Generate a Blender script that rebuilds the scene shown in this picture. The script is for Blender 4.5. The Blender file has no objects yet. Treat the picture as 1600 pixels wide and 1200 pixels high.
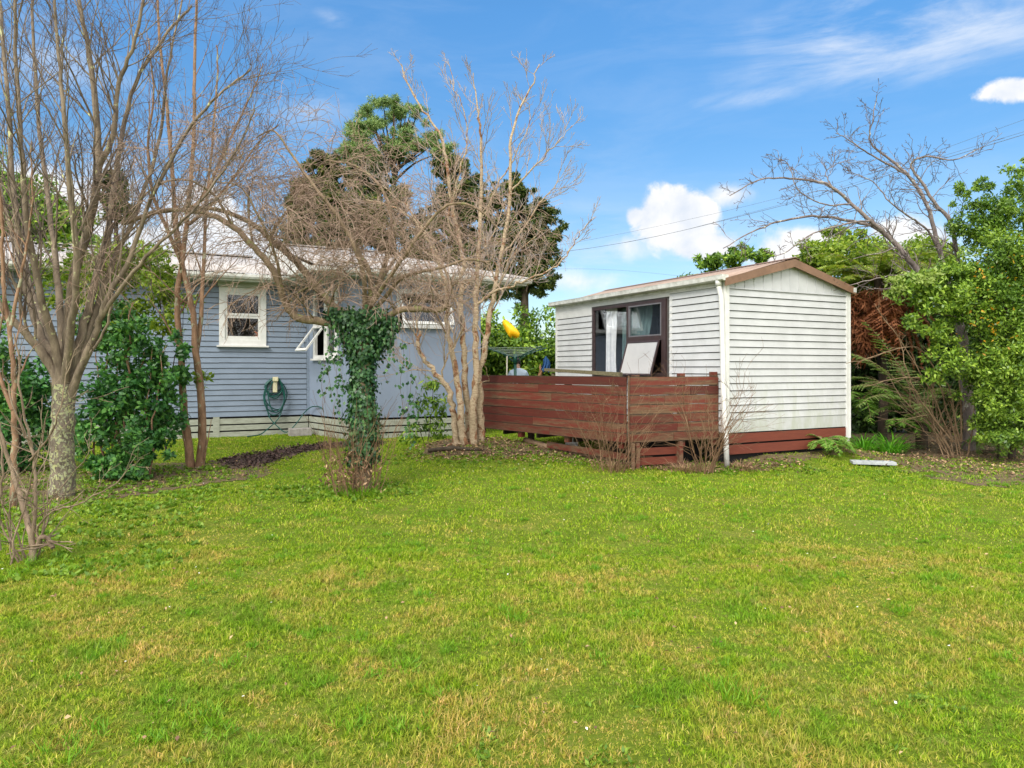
import bpy, math, random
import numpy as np
from mathutils import Vector, Matrix, Quaternion, noise as mn

R = math.radians
C = bpy.context.scene.collection
F, CX, HY, H = 1100.0, 800.0, 575.0, 1.5          # focal length in photo pixels, principal column, horizon row, eye height
def P(px, py, d):
    return Vector(((px-CX)/F*d, d, H-(py-HY)/F*d))
# ------------------------------------------------------------------ ground height
MOUND = (-0.78, 12.5)
def gh(x, y):
    a = np.exp(-(((x-MOUND[0])/1.3)**2 + ((y-MOUND[1])/0.9)**2))*0.24
    b = np.exp(-(((x-0.9)/1.2)**2 + ((y-12.0)/1.3)**2))*0.12
    c = 0.018*np.sin(x*0.9+0.4)*np.cos(y*0.7) + 0.012*np.sin(x*2.1+y*1.7)
    t = (x-3.34)*0.892+(y-10.9)*0.452; dd = (x-3.34)*-0.452+(y-10.9)*0.892
    e = 0.12*np.exp(-(dd/0.5)**2)*np.clip((t-0.1)/0.7,0,1)*np.clip((3.4-t)/0.6,0,1)
    far = np.clip((16-y)/3.0, 0, 1)
    return a + b + e + c*far - 0.02
def G(px, py):
    d = H*F/(py-HY)
    return Vector(((px-CX)/F*d, d, 0))
# ------------------------------------------------------------------ materials
def nt(name):
    m = bpy.data.materials.new(name); m.use_nodes = True
    n = m.node_tree; n.nodes.clear()
    out = n.nodes.new('ShaderNodeOutputMaterial')
    b = n.nodes.new('ShaderNodeBsdfPrincipled')
    n.links.new(b.outputs[0], out.inputs[0])
    return m, n, b, out
def rgb(c): return (c[0], c[1], c[2], 1)
def coords(n, scale=(1,1,1), kind='Object'):
    tc = n.nodes.new('ShaderNodeTexCoord'); mp = n.nodes.new('ShaderNodeMapping')
    mp.inputs['Scale'].default_value = scale
    if kind == 'World':
        g = n.nodes.new('ShaderNodeNewGeometry'); n.links.new(g.outputs['Position'], mp.inputs[0])
    else: n.links.new(tc.outputs[kind], mp.inputs[0])
    return mp.outputs[0]
def noise_(n, vec, scale, detail=4, rough=0.6, dist=0.0):
    t = n.nodes.new('ShaderNodeTexNoise'); n.links.new(vec, t.inputs['Vector'])
    t.inputs['Scale'].default_value = scale; t.inputs['Detail'].default_value = detail
    t.inputs['Roughness'].default_value = rough; t.inputs['Distortion'].default_value = dist
    return t.outputs['Fac']
def ramp(n, fac, stops, interp='LINEAR'):
    r = n.nodes.new('ShaderNodeValToRGB'); r.color_ramp.interpolation = interp
    e = r.color_ramp.elements
    while len(e) < len(stops): e.new(0.5)
    for i, (p, c) in enumerate(stops):
        e[i].position = p; e[i].color = rgb(c) if not isinstance(c, (int, float)) else (c, c, c, 1)
    n.links.new(fac, r.inputs[0]); return r.outputs[0]
def mix(n, fac, a, b, mode='MIX'):
    m = n.nodes.new('ShaderNodeMix'); m.data_type = 'RGBA'; m.blend_type = mode
    for s, v in ((0, fac), (6, a), (7, b)):
        if hasattr(v, 'links') or hasattr(v, 'is_linked'): n.links.new(v, m.inputs[s])
        elif isinstance(v, (int, float)): m.inputs[s].default_value = v if s == 0 else (v, v, v, 1)
        else: m.inputs[s].default_value = rgb(v)
    return m.outputs[2]
def mth(n, op, a, b=None, clamp=False):
    m = n.nodes.new('ShaderNodeMath'); m.operation = op; m.use_clamp = clamp
    for i, v in enumerate((a, b)):
        if v is None: continue
        if isinstance(v, (int, float)): m.inputs[i].default_value = v
        else: n.links.new(v, m.inputs[i])
    return m.outputs[0]
def island(n):
    g = n.nodes.new('ShaderNodeNewGeometry'); return g.outputs['Random Per Island']
def bump(n, b, h, dist=0.01, strength=0.6):
    x = n.nodes.new('ShaderNodeBump'); x.inputs['Distance'].default_value = dist; x.inputs['Strength'].default_value = strength
    n.links.new(h, x.inputs['Height']); n.links.new(x.outputs[0], b.inputs['Normal'])
def paint(name, c, c2=None, scale=6, rough=0.55, bm=0.002, var=0.12, stretch=(1,1,1), spec=0.4):
    m, n, b, o = nt(name); v = coords(n, stretch)
    f = noise_(n, v, scale, 6, 0.65)
    c2 = c2 or tuple(x*(1-var*2) for x in c)
    col = ramp(n, f, [(0.3, c2), (0.62, c)])
    n.links.new(col, b.inputs['Base Color']); b.inputs['Roughness'].default_value = rough
    b.inputs['Specular IOR Level'].default_value = spec
    if bm: bump(n, b, noise_(n, v, scale*5, 4), bm)
    return m
def leafmat(name, cols, rough=0.45, trans=0.3, patch=None, spec=0.35):
    m, n, b, o = nt(name)
    r = island(n); st = [(i/(max(1, len(cols)-1)), c) for i, c in enumerate(cols)]
    col = ramp(n, r, st)
    if patch:
        v = coords(n, (1,1,1), 'World'); f = noise_(n, v, patch[0], 3)
        col = mix(n, ramp(n, f, [(0.42, 0.0), (0.62, 1.0)]), col, mix(n, 1.0, col, patch[1], 'MULTIPLY'))
    n.links.new(col, b.inputs['Base Color']); b.inputs['Roughness'].default_value = rough
    b.inputs['Specular IOR Level'].default_value = spec
    t = n.nodes.new('ShaderNodeBsdfTranslucent'); n.links.new(mix(n, 1.0, col, (1.25,1.3,0.7), 'MULTIPLY'), t.inputs[0])
    s = n.nodes.new('ShaderNodeMixShader'); s.inputs[0].default_value = trans
    n.links.new(b.outputs[0], s.inputs[1]); n.links.new(t.outputs[0], s.inputs[2]); n.links.new(s.outputs[0], o.inputs[0])
    return m
def bark(name, c1, c2, spots=None, scale=14, stretch=(1,1,0.35), bm=0.012, spot_scale=9, thr=0.55, rough=0.85):
    m, n, b, o = nt(name); v = coords(n, stretch)
    f = noise_(n, v, scale, 8, 0.7)
    col = ramp(n, f, [(0.32, c1), (0.66, c2)])
    if spots:
        v2 = coords(n, (1,1,0.8)); g = noise_(n, v2, spot_scale, 5, 0.6, 0.6)
        col = mix(n, ramp(n, g, [(thr, 0.0), (thr+0.035, 1.0)]), col, ramp(n, noise_(n, v2, 22, 5), [(0.35, spots[0]), (0.6, spots[1])]))
    n.links.new(col, b.inputs['Base Color']); b.inputs['Roughness'].default_value = rough
    b.inputs['Specular IOR Level'].default_value = 0.2
    bump(n, b, f, bm, 0.9); return m

M = {}
M['white'] = paint('white_cladding', (0.575,0.585,0.59), (0.48,0.49,0.49), 3, 0.45, 0.0015)
def white_dirty():
    m, n, b, o = nt('weathered_white_cladding'); v = coords(n, (1,1,1)); w = coords(n, (2.2,2.2,0.5))
    col = ramp(n, noise_(n, v, 3, 6), [(0.3, (0.46,0.47,0.475)), (0.62, (0.535,0.545,0.555))])
    sep = n.nodes.new('ShaderNodeSeparateXYZ'); n.links.new(coords(n, (1,1,1)), sep.inputs[0])
    hgt = n.nodes.new('ShaderNodeMapRange'); n.links.new(sep.outputs[2], hgt.inputs[0])
    hgt.inputs[1].default_value = 2.1; hgt.inputs[2].default_value = 0.5; hgt.inputs[3].default_value = -0.12; hgt.inputs[4].default_value = 0.22
    g = mth(n, 'ADD', noise_(n, w, 2.6, 8, 0.75, 0.4), hgt.outputs[0])
    col = mix(n, ramp(n, g, [(0.60, 0.0), (0.84, 0.65)]), col, (0.36,0.39,0.28))
    n.links.new(col, b.inputs['Base Color']); b.inputs['Roughness'].default_value = 0.5
    return m
M['white_dirty'] = white_dirty()
M['trim'] = paint('white_trim', (0.70,0.70,0.68), (0.60,0.60,0.58), 5, 0.4, 0.001)
M['gable'] = paint('pale_grey_sheet', (0.52,0.53,0.54), (0.45,0.46,0.47), 3, 0.4, 0)
M['blue'] = paint('blue_grey_paint', (0.20,0.25,0.325), (0.165,0.21,0.275), 2.2, 0.5, 0.001, stretch=(1,1,2))
M['blue2'] = paint('blue_board_paint', (0.235,0.285,0.375), (0.20,0.25,0.34), 1.6, 0.5, 0.001, stretch=(1,1,.3))
M['base_green'] = paint('sage_base_paint', (0.36,0.38,0.32), (0.25,0.26,0.21), 6, 0.7, 0.002, stretch=(1,1,4))
M['soffit'] = paint('sage_soffit_paint', (0.42,0.44,0.36), (0.34,0.36,0.29), 4, 0.6, 0.001)
M['gutter'] = paint('gutter_paint', (0.70,0.70,0.67), (0.42,0.42,0.37), 7, 0.5, 0.001)
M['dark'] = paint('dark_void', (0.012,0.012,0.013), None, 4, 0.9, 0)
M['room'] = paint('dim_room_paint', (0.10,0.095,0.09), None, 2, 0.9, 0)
M['frame'] = paint('brown_window_frame', (0.058,0.036,0.036), (0.04,0.026,0.026), 8, 0.4, 0.0005)
M['fascia'] = paint('brown_barge', (0.235,0.135,0.085), (0.15,0.085,0.05), 5, 0.5, 0.001)
M['roof_brown'] = paint('brown_roof', (0.38,0.28,0.22), (0.27,0.18,0.13), 4, 0.6, 0.001)
M['roof_grey'] = paint('grey_roof', (0.42,0.40,0.39), (0.27,0.24,0.22), 3, 0.6, 0.002, stretch=(3,.6,1))
M['curtain'] = paint('pale_curtain', (0.72,0.74,0.76), (0.55,0.58,0.62), 8, 0.9, 0.001)
M['teal_curtain'] = paint('teal_curtain', (0.12,0.20,0.20), (0.05,0.09,0.10), 9, 0.9, 0.001, stretch=(6,6,.4))
M['mirrored_sky'] = paint('mirrored_sky_pane', (0.47,0.465,0.46), (0.40,0.40,0.40), 2, 0.25, 0)  # pale colour stands in for bright sky mirrored in the tilted sash glass
M['concrete'] = paint('concrete', (0.36,0.34,0.32), (0.22,0.20,0.19), 12, 0.9, 0.004)
M['paver'] = paint('pale_slab', (0.42,0.45,0.47), (0.28,0.30,0.32), 9, 0.8, 0.002)
M['green_metal'] = paint('green_metal', (0.012,0.075,0.055), None, 9, 0.35, 0)
M['hose'] = paint('green_hose', (0.008,0.085,0.07), None, 9, 0.35, 0)
M['line'] = paint('pale_cord', (0.40,0.50,0.42), None, 9, 0.6, 0)
M['cream'] = paint('cream_plastic', (0.66,0.62,0.42), (0.5,0.46,0.3), 9, 0.5, 0)
M['yellow'] = paint('yellow_sheet', (0.85,0.50,0.005), (0.75,0.38,0.003), 8, 0.5, 0.001)
M['shirt'] = paint('pale_blue_cloth', (0.52,0.62,0.74), (0.42,0.52,0.66), 6, 0.9, 0.004)
M['trousers'] = paint('dark_cloth', (0.03,0.035,0.05), None, 6, 0.9, 0.003)
M['skin'] = paint('skin', (0.42,0.25,0.17), None, 6, 0.5, 0)
M['hair'] = paint('dark_hair', (0.02,0.012,0.01), None, 30, 0.6, 0.004)
M['blue_cloth'] = paint('blue_cloth', (0.03,0.10,0.26), (0.015,0.05,0.15), 6, 0.9, 0.003)
M['tan'] = paint('tan_cloth', (0.35,0.2,0.1), None, 6, 0.9, 0.003)
M['alu'] = paint('grey_sash', (0.17,0.165,0.18), None, 6, 0.4, 0)
M['wire'] = paint('wire', (0.12,0.14,0.18), None, 6, 0.6, 0)
M['orange'] = paint('orange_glaze', (0.6,0.12,0.03), None, 6, 0.5, 0)
M['pole'] = paint('pale_pole', (0.6,0.56,0.46), None, 6, 0.6, 0)
def glass():
    m, n, b, o = nt('window_glass'); b.inputs['Base Color'].default_value = (0.8,0.85,0.85,1)
    b.inputs['Roughness'].default_value = 0.02; b.inputs['Transmission Weight'].default_value = 1; b.inputs['IOR'].default_value = 1.1
    g = n.nodes.new('ShaderNodeBsdfGlossy'); g.inputs['Roughness'].default_value = 0.02; g.inputs[0].default_value = (0.9,0.95,1,1)
    t = n.nodes.new('ShaderNodeBsdfTransparent'); s = n.nodes.new('ShaderNodeMixShader')
    fr = n.nodes.new('ShaderNodeLayerWeight'); fr.inputs[0].default_value = 0.5
    n.links.new(mth(n, 'ADD', mth(n, 'MULTIPLY', mth(n, 'POWER', fr.outputs['Facing'], 3.5), 0.7), 0.05), s.inputs[0]); n.links.new(t.outputs[0], s.inputs[1]); n.links.new(g.outputs[0], s.inputs[2])
    n.links.new(s.outputs[0], o.inputs[0]); return m
M['glass'] = glass()
def redwood(name, worn, red=(0.14,0.024,0.013), wood=(0.16,0.09,0.048), edge=False):
    m, n, b, o = nt(name)
    r = island(n); v = coords(n, (1.0, 6, 9)); v0 = coords(n, (1.2,1.2,14))
    off = n.nodes.new('ShaderNodeVectorMath'); off.operation = 'ADD'; n.links.new(v, off.inputs[0])
    k = n.nodes.new('ShaderNodeCombineXYZ'); n.links.new(mth(n, 'MULTIPLY', r, 37.0), k.inputs[0]); n.links.new(k.outputs[0], off.inputs[1])
    f = noise_(n, off.outputs[0], 1.3, 9, 0.72)
    thr = mth(n, 'ADD', f, mth(n, 'MULTIPLY', mth(n, 'SUBTRACT', r, 0.5), 0.13))
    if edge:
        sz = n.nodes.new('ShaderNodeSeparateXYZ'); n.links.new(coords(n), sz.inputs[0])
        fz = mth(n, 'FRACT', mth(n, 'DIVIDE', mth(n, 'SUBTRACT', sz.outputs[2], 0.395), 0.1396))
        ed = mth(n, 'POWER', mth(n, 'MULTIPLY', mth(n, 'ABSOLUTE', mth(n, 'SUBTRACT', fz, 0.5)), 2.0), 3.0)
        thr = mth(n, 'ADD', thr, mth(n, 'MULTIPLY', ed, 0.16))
    rc = mix(n, noise_(n, v0, 6, 4), tuple(x*0.65 for x in red), tuple(min(1, x*1.25) for x in red))
    wc = ramp(n, noise_(n, off.outputs[0], 7, 8, 0.75), [(0.3, tuple(x*0.35 for x in wood)), (0.6, wood), (0.85, tuple(x*1.9 for x in wood))])
    col = mix(n, ramp(n, thr, [(worn, 0.0), (worn+0.16, 1.0)]), rc, wc)
    col = mix(n, 1.0, col, ramp(n, mth(n, 'ADD', mth(n, 'MULTIPLY', r, 0.6), mth(n, 'MULTIPLY', noise_(n, off.outputs[0], 3.0, 7, 0.7), 0.4)), [(0.15, 0.50), (0.6, 1.1), (0.85, 1.4)]), 'MULTIPLY')
    if edge: col = mix(n, ramp(n, mth(n, 'ADD', ed, mth(n, 'MULTIPLY', mth(n, 'SUBTRACT', f, 0.5), 0.5)), [(0.62, 0.0), (0.86, 0.8)]), col, (0.025,0.014,0.009))  # dark lines along board edges paint in the shade of the gaps
    n.links.new(col, b.inputs['Base Color']); b.inputs['Roughness'].default_value = 0.75
    bump(n, b, noise_(n, off.outputs[0], 9, 6, 0.7), 0.004, 0.6); return m
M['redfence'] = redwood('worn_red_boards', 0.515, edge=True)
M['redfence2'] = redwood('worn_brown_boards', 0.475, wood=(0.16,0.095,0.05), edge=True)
M['redbase'] = redwood('red_base_boards', 0.62, red=(0.16,0.035,0.018))
M['post'] = redwood('worn_post', 0.36, wood=(0.20,0.12,0.07))
M['mossrail'] = paint('mossy_timber', (0.17,0.15,0.09), (0.08,0.07,0.03), 9, 0.9, 0.004, stretch=(1,5,5))

M['bark_lichen'] = bark('lichen_bark', (0.07,0.055,0.042), (0.24,0.20,0.155), ((0.30,0.32,0.22),(0.40,0.41,0.19)), 24, bm=0.02, thr=0.51, spot_scale=26)
M['bark_limb'] = bark('grey_brown_limb', (0.0900,0.0684,0.0518), (0.3060,0.2430,0.1758), ((0.4320,0.4500,0.2775),(0.5400,0.5400,0.2590)), 10, thr=0.63, spot_scale=9)
M['twig_dark'] = bark('dark_twig', (0.0765,0.0595,0.0555), (0.1955,0.1488,0.1295), None, 10, bm=0.001)
M['twig_red'] = bark('red_brown_twig', (0.2125,0.1350,0.1044), (0.4750,0.3510,0.2682), None, 5, bm=0.001)
M['twig_brown'] = bark('brown_twig', (0.10,0.055,0.03), (0.27,0.17,0.10), None, 6, bm=0.001)
M['twig_brown2'] = bark('weathered_stem', (0.11,0.075,0.05), (0.34,0.26,0.18), None, 9, bm=0.002)
M['bark_warm'] = bark('warm_bark', (0.1333,0.0759,0.0464), (0.3599,0.2208,0.1377), ((0.2666,0.2622,0.1740),(0.3599,0.3450,0.2320)), 12, thr=0.58)
M['bark_pale'] = bark('pale_orange_bark', (0.27,0.19,0.12), (0.56,0.45,0.31), ((0.12,0.06,0.03),(0.34,0.18,0.10)), 16, stretch=(1,1,2.6), bm=0.02, thr=0.55, spot_scale=8)
M['twig_pale'] = bark('pale_twig', (0.2300,0.1800,0.1560), (0.4600,0.3960,0.3640), None, 6, bm=0.001)
M['bark_moss'] = bark('mossy_bark', (0.10,0.07,0.045), (0.34,0.25,0.17), ((0.17,0.17,0.07),(0.27,0.25,0.12)), 12, thr=0.58, spot_scale=9)
M['bark_cherry'] = bark('cherry_bark', (0.0975,0.0780,0.0743), (0.3120,0.2600,0.2430), ((0.3900,0.3900,0.3510),(0.4680,0.4680,0.4050)), 9, thr=0.6)
M['bark_dark'] = bark('dark_bark', (0.03,0.022,0.016), (0.09,0.07,0.05), None, 8)
M['stem_dry'] = bark('dry_stem', (0.14,0.085,0.05), (0.34,0.24,0.15), None, 6, bm=0.001)

M['leaf_shrub'] = leafmat('shrub_leaves', [(0.0389,0.1080,0.0288),(0.0605,0.1837,0.0468),(0.1080,0.2808,0.0576),(0.1944,0.4104,0.0720)], 0.35, 0.2, (1.4,(0.6,0.75,0.85)))
M['leaf_camellia'] = leafmat('glossy_leaves', [(0.0701,0.1335,0.0198),(0.1542,0.2670,0.0330),(0.2662,0.4139,0.0495),(0.4204,0.5607,0.0825)], 0.35, 0.3, (1.2,(0.5,0.6,0.6)))
M['leaf_pale'] = leafmat('pale_leaves', [(0.22,0.32,0.06),(0.38,0.46,0.14)], 0.45, 0.35)
M['leaf_orange'] = leafmat('orange_leaves', [(0.45,0.20,0.01),(0.55,0.33,0.02)], 0.5, 0.3)
M['leaf_hedge'] = leafmat('hedge_leaves', [(0.0527,0.1229,0.0173),(0.1229,0.2281,0.0259),(0.2281,0.3861,0.0360),(0.4212,0.5616,0.0576)], 0.5, 0.25, (0.9,(0.4,0.5,0.5)))
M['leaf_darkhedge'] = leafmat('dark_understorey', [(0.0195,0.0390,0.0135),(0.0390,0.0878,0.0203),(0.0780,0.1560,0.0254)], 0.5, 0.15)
M['leaf_cypress'] = leafmat('cypress_foliage', [(0.0189,0.0450,0.0140),(0.0432,0.0825,0.0196),(0.1148,0.1500,0.0252),(0.2025,0.2175,0.0350)], 0.7, 0.12, (0.35,(0.45,0.55,0.7)))
M['leaf_pine'] = leafmat('pine_needles', [(0.0966,0.1800,0.0641),(0.1932,0.3000,0.0962),(0.3174,0.4080,0.1283)], 0.6, 0.15)
M['leaf_bright'] = leafmat('bright_tree_leaves', [(0.0948,0.1823,0.0173),(0.2211,0.3341,0.0288),(0.4107,0.5012,0.0576)], 0.5, 0.35, (0.7,(0.55,0.6,0.5)))
M['leaf_fern'] = leafmat('fern_fronds', [(0.1229,0.2106,0.0288),(0.2457,0.3335,0.0432),(0.3510,0.3861,0.0648)], 0.5, 0.35)
M['leaf_fern2'] = leafmat('pale_fern_fronds', [(0.1755,0.2700,0.0720),(0.2970,0.4050,0.1200)], 0.5, 0.35)
M['leaf_fern3'] = leafmat('low_fern_fronds', [(0.0810,0.2106,0.0264),(0.2268,0.4050,0.0528)], 0.5, 0.3)
M['dead_fern'] = leafmat('dead_fronds', [(0.10,0.03,0.012),(0.26,0.09,0.035),(0.34,0.14,0.06)], 0.8, 0.2)
M['tuft'] = leafmat('long_grass', [(0.09,0.22,0.010),(0.16,0.34,0.014),(0.25,0.42,0.02)], 0.55, 0.35)
M['strap'] = leafmat('strap_leaves', [(0.0547,0.2018,0.0132),(0.1094,0.3415,0.0198),(0.1823,0.4657,0.0264)], 0.4, 0.3)
M['ivy'] = leafmat('ivy_leaves', [(0.0120,0.0450,0.0140),(0.0210,0.0780,0.0252),(0.0450,0.1275,0.0350),(0.0900,0.1950,0.0560)], 0.4, 0.12)
M['litter'] = leafmat('fallen_leaves', [(0.0803,0.0426,0.0281),(0.1927,0.1024,0.0624),(0.3532,0.2219,0.1248),(0.5138,0.3754,0.2028)], 0.8, 0.05)
M['bark_chips'] = leafmat('bark_chips', [(0.03,0.018,0.015),(0.075,0.045,0.038),(0.14,0.09,0.075)], 0.9, 0.0)
M['weed'] = leafmat('weed_leaves', [(0.08,0.17,0.015),(0.15,0.27,0.02),(0.24,0.36,0.035)], 0.5, 0.3)
M['daisy'] = leafmat('daisy_petals', [(0.7,0.7,0.65),(0.8,0.8,0.75)], 0.7, 0.1)

def patchy(n):
    v = coords(n, (1,1,0.0), 'World')
    a = noise_(n, v, 0.55, 4, 0.6); b_ = noise_(n, v, 2.3, 5, 0.65, 0.5); c = noise_(n, v, 7.5, 3, 0.6)
    return a, b_, c, v
def grassmat():
    m, n, b, o = nt('grass_blades')
    a, b_, c, v = patchy(n); r = island(n)
    base = ramp(n, r, [(0.0,(0.0930,0.1760,0.0068)),(0.35,(0.1767,0.2800,0.0102)),(0.7,(0.2511,0.3440,0.0136)),(0.92,(0.3348,0.3840,0.0255)),(1.0,(0.5115,0.4400,0.1190))])
    straw = ramp(n, r, [(0.0,(0.1488,0.1760,0.0170)),(0.35,(0.3348,0.3040,0.0340)),(0.7,(0.4836,0.3360,0.0850)),(1.0,(0.5766,0.3600,0.1530))])
    deep = ramp(n, r, [(0.0,(0.0744,0.1760,0.0068)),(1.0,(0.1767,0.3200,0.0136))])
    sep = n.nodes.new('ShaderNodeSeparateXYZ'); n.links.new(v, sep.inputs[0])
    mr = n.nodes.new('ShaderNodeMapRange'); n.links.new(sep.outputs[1], mr.inputs[0])
    mr.inputs[1].default_value = 2.5; mr.inputs[2].default_value = 9; mr.inputs[3].default_value = 0.05; mr.inputs[4].default_value = -0.05
    s = mth(n, 'ADD', mth(n, 'MULTIPLY', mth(n, 'ADD', mth(n, 'MULTIPLY', a, 0.35), mth(n, 'ADD', mth(n,'MULTIPLY', b_, 0.40), mth(n,'MULTIPLY', c, 0.25))), 1.0), mr.outputs[0])
    col = mix(n, ramp(n, s, [(0.475, 0.0), (0.59, 0.9)]), base, straw)
    v2 = n.nodes.new('ShaderNodeVectorMath'); v2.operation='ADD'; n.links.new(v, v2.inputs[0]); v2.inputs[1].default_value=(31,17,0)
    g = noise_(n, v2.outputs[0], 1.9, 5, 0.65, 0.4)
    col = mix(n, ramp(n, g, [(0.50, 0.0), (0.62, 0.8)]), col, deep)
    q1 = noise_(n, v2.outputs[0], 26, 3, 0.7); q2 = noise_(n, v2.outputs[0], 11, 3, 0.6)
    col = mix(n, 1.0, col, ramp(n, q1, [(0.30,(0.62,0.70,0.7)),(0.5,(1.25,1.30,1.3)),(0.70,(1.85,1.78,2.1))]), 'MULTIPLY')
    col = mix(n, ramp(n, q2, [(0.58,0.0),(0.68,0.5)]), col, (0.48,0.36,0.16))
    n.links.new(col, b.inputs['Base Color']); b.inputs['Roughness'].default_value = 0.6; b.inputs['Specular IOR Level'].default_value = 0.2
    t = n.nodes.new('ShaderNodeBsdfTranslucent'); n.links.new(col, t.inputs[0])
    sh = n.nodes.new('ShaderNodeMixShader'); sh.inputs[0].default_value = 0.35
    n.links.new(b.outputs[0], sh.inputs[1]); n.links.new(t.outputs[0], sh.inputs[2]); n.links.new(sh.outputs[0], o.inputs[0])
    return m
M['grass'] = grassmat()
def soilmat():
    m, n, b, o = nt('lawn_soil'); a, b_, c, v = patchy(n)
    f = noise_(n, v, 40, 6, 0.75)
    col = ramp(n, mth(n, 'ADD', mth(n,'MULTIPLY',f,0.6), mth(n,'MULTIPLY', b_, 0.4)), [(0.35,(0.06,0.095,0.010)),(0.5,(0.12,0.17,0.014)),(0.62,(0.18,0.18,0.04)),(0.75,(0.14,0.10,0.045))])
    n.links.new(col, b.inputs['Base Color']); b.inputs['Roughness'].default_value = 0.95; b.inputs['Specular IOR Level'].default_value = 0.1
    bump(n, b, f, 0.02, 0.8); return m
M['soil'] = soilmat()
M['mulch'] = paint('mulch_soil', (0.075,0.045,0.036), (0.03,0.02,0.016), 20, 0.95, 0.02)
M['earth'] = paint('leafy_earth', (0.15,0.10,0.055), (0.06,0.055,0.02), 14, 0.95, 0.02)

# ------------------------------------------------------------------ mesh helpers
def link(o, parent=None):
    C.objects.link(o)
    if parent is not None: o.parent = parent
    return o
def tag(o, label=None, cat=None, group=None, kind=None):
    if label: o['label'] = label
    if cat: o['category'] = cat
    if group: o['group'] = group
    if kind: o['kind'] = kind
    return o
def empty(name, loc=(0,0,0), rz=0):
    o = bpy.data.objects.new(name, None); o.location = loc; o.rotation_euler = (0,0,rz); o.empty_display_size = 0.3
    return link(o)
def quads(name, V, Q, mat, parent=None, smooth=False, origin=None):
    V = np.asarray(V, dtype=np.float32).reshape(-1, 3); Q = np.asarray(Q, dtype=np.int32)
    k = Q.shape[1]
    if origin is not None: V = V - np.array(origin, dtype=np.float32)
    me = bpy.data.meshes.new(name)
    me.vertices.add(len(V)); me.vertices.foreach_set('co', V.ravel())
    me.loops.add(Q.size); me.loops.foreach_set('vertex_index', Q.ravel())
    me.polygons.add(len(Q)); me.polygons.foreach_set('loop_start', np.arange(0, Q.size, k, dtype=np.int32))
    if smooth: me.polygons.foreach_set('use_smooth', np.ones(len(Q), dtype=bool))
    me.materials.append(mat); me.update(calc_edges=True)
    o = bpy.data.objects.new(name, me)
    if origin is not None and parent is None: o.location = origin
    return link(o, parent)
class MB:
    def __init__(s): s.v = []; s.f = []
    def add(s, vs, fs):
        k = len(s.v); s.v += [tuple(v) for v in vs]; s.f += [tuple(i+k for i in f) for f in fs]; return s
    def hexa(s, p): return s.add(p, [(0,3,2,1),(4,5,6,7),(0,1,5,4),(1,2,6,5),(2,3,7,6),(3,0,4,7)])
    def box(s, x0, x1, y0, y1, z0, z1):
        return s.hexa([(x0,y0,z0),(x1,y0,z0),(x1,y1,z0),(x0,y1,z0),(x0,y0,z1),(x1,y0,z1),(x1,y1,z1),(x0,y1,z1)])
    def prism(s, poly, vec):
        n = len(poly); a = [Vector(p) for p in poly]; b = [p+Vector(vec) for p in a]
        return s.add(a+b, [tuple(range(n))[::-1], tuple(range(n, 2*n))] + [(i, (i+1)%n, n+(i+1)%n, n+i) for i in range(n)])
    def bar(s, a, b, w, h=None, up=(0,0,1)):
        a = Vector(a); b = Vector(b); t = (b-a).normalized(); h = h or w
        u = t.cross(Vector(up)); u = u.normalized() if u.length > 1e-4 else Vector((1,0,0)); v = u.cross(t)
        c = [(-1,-1),(1,-1),(1,1),(-1,1)]
        return s.hexa([a+u*(w/2*i)+v*(h/2*j) for i, j in c] + [b+u*(w/2*i)+v*(h/2*j) for i, j in c])
    def tube(s, pts, r, sides=8, cap=True):
        pts = [Vector(p) for p in pts]; n = len(pts); rr = r if isinstance(r, (list, tuple)) else [r]*n
        prev = None; vs = []
        for i, p in enumerate(pts):
            t = (pts[min(i+1, n-1)]-pts[max(i-1, 0)]).normalized()
            if prev is None: prev = t.orthogonal().normalized()
            prev = (prev - t*prev.dot(t)).normalized(); w = t.cross(prev)
            for j in range(sides):
                a = 2*math.pi*j/sides; vs.append(p + prev*(rr[i]*math.cos(a)) + w*(rr[i]*math.sin(a)))
        fs = [(i*sides+j, i*sides+(j+1)%sides, (i+1)*sides+(j+1)%sides, (i+1)*sides+j) for i in range(n-1) for j in range(sides)]
        if cap: fs += [tuple(range(sides))[::-1], tuple((n-1)*sides+j for j in range(sides))]
        return s.add(vs, fs)
    def build(s, name, mat, parent=None, smooth=False, loc=None, rz=None, bevel=0):
        me = bpy.data.meshes.new(name); me.from_pydata(s.v, [], s.f); me.update()
        if smooth: me.shade_smooth()
        me.materials.append(mat); o = bpy.data.objects.new(name, me)
        if loc is not None: o.location = loc
        if rz is not None: o.rotation_euler = (0,0,rz)
        link(o, parent)
        if bevel:
            b = o.modifiers.new('bevel', 'BEVEL'); b.width = bevel; b.segments = 2; b.limit_method = 'ANGLE'
        return o

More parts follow.
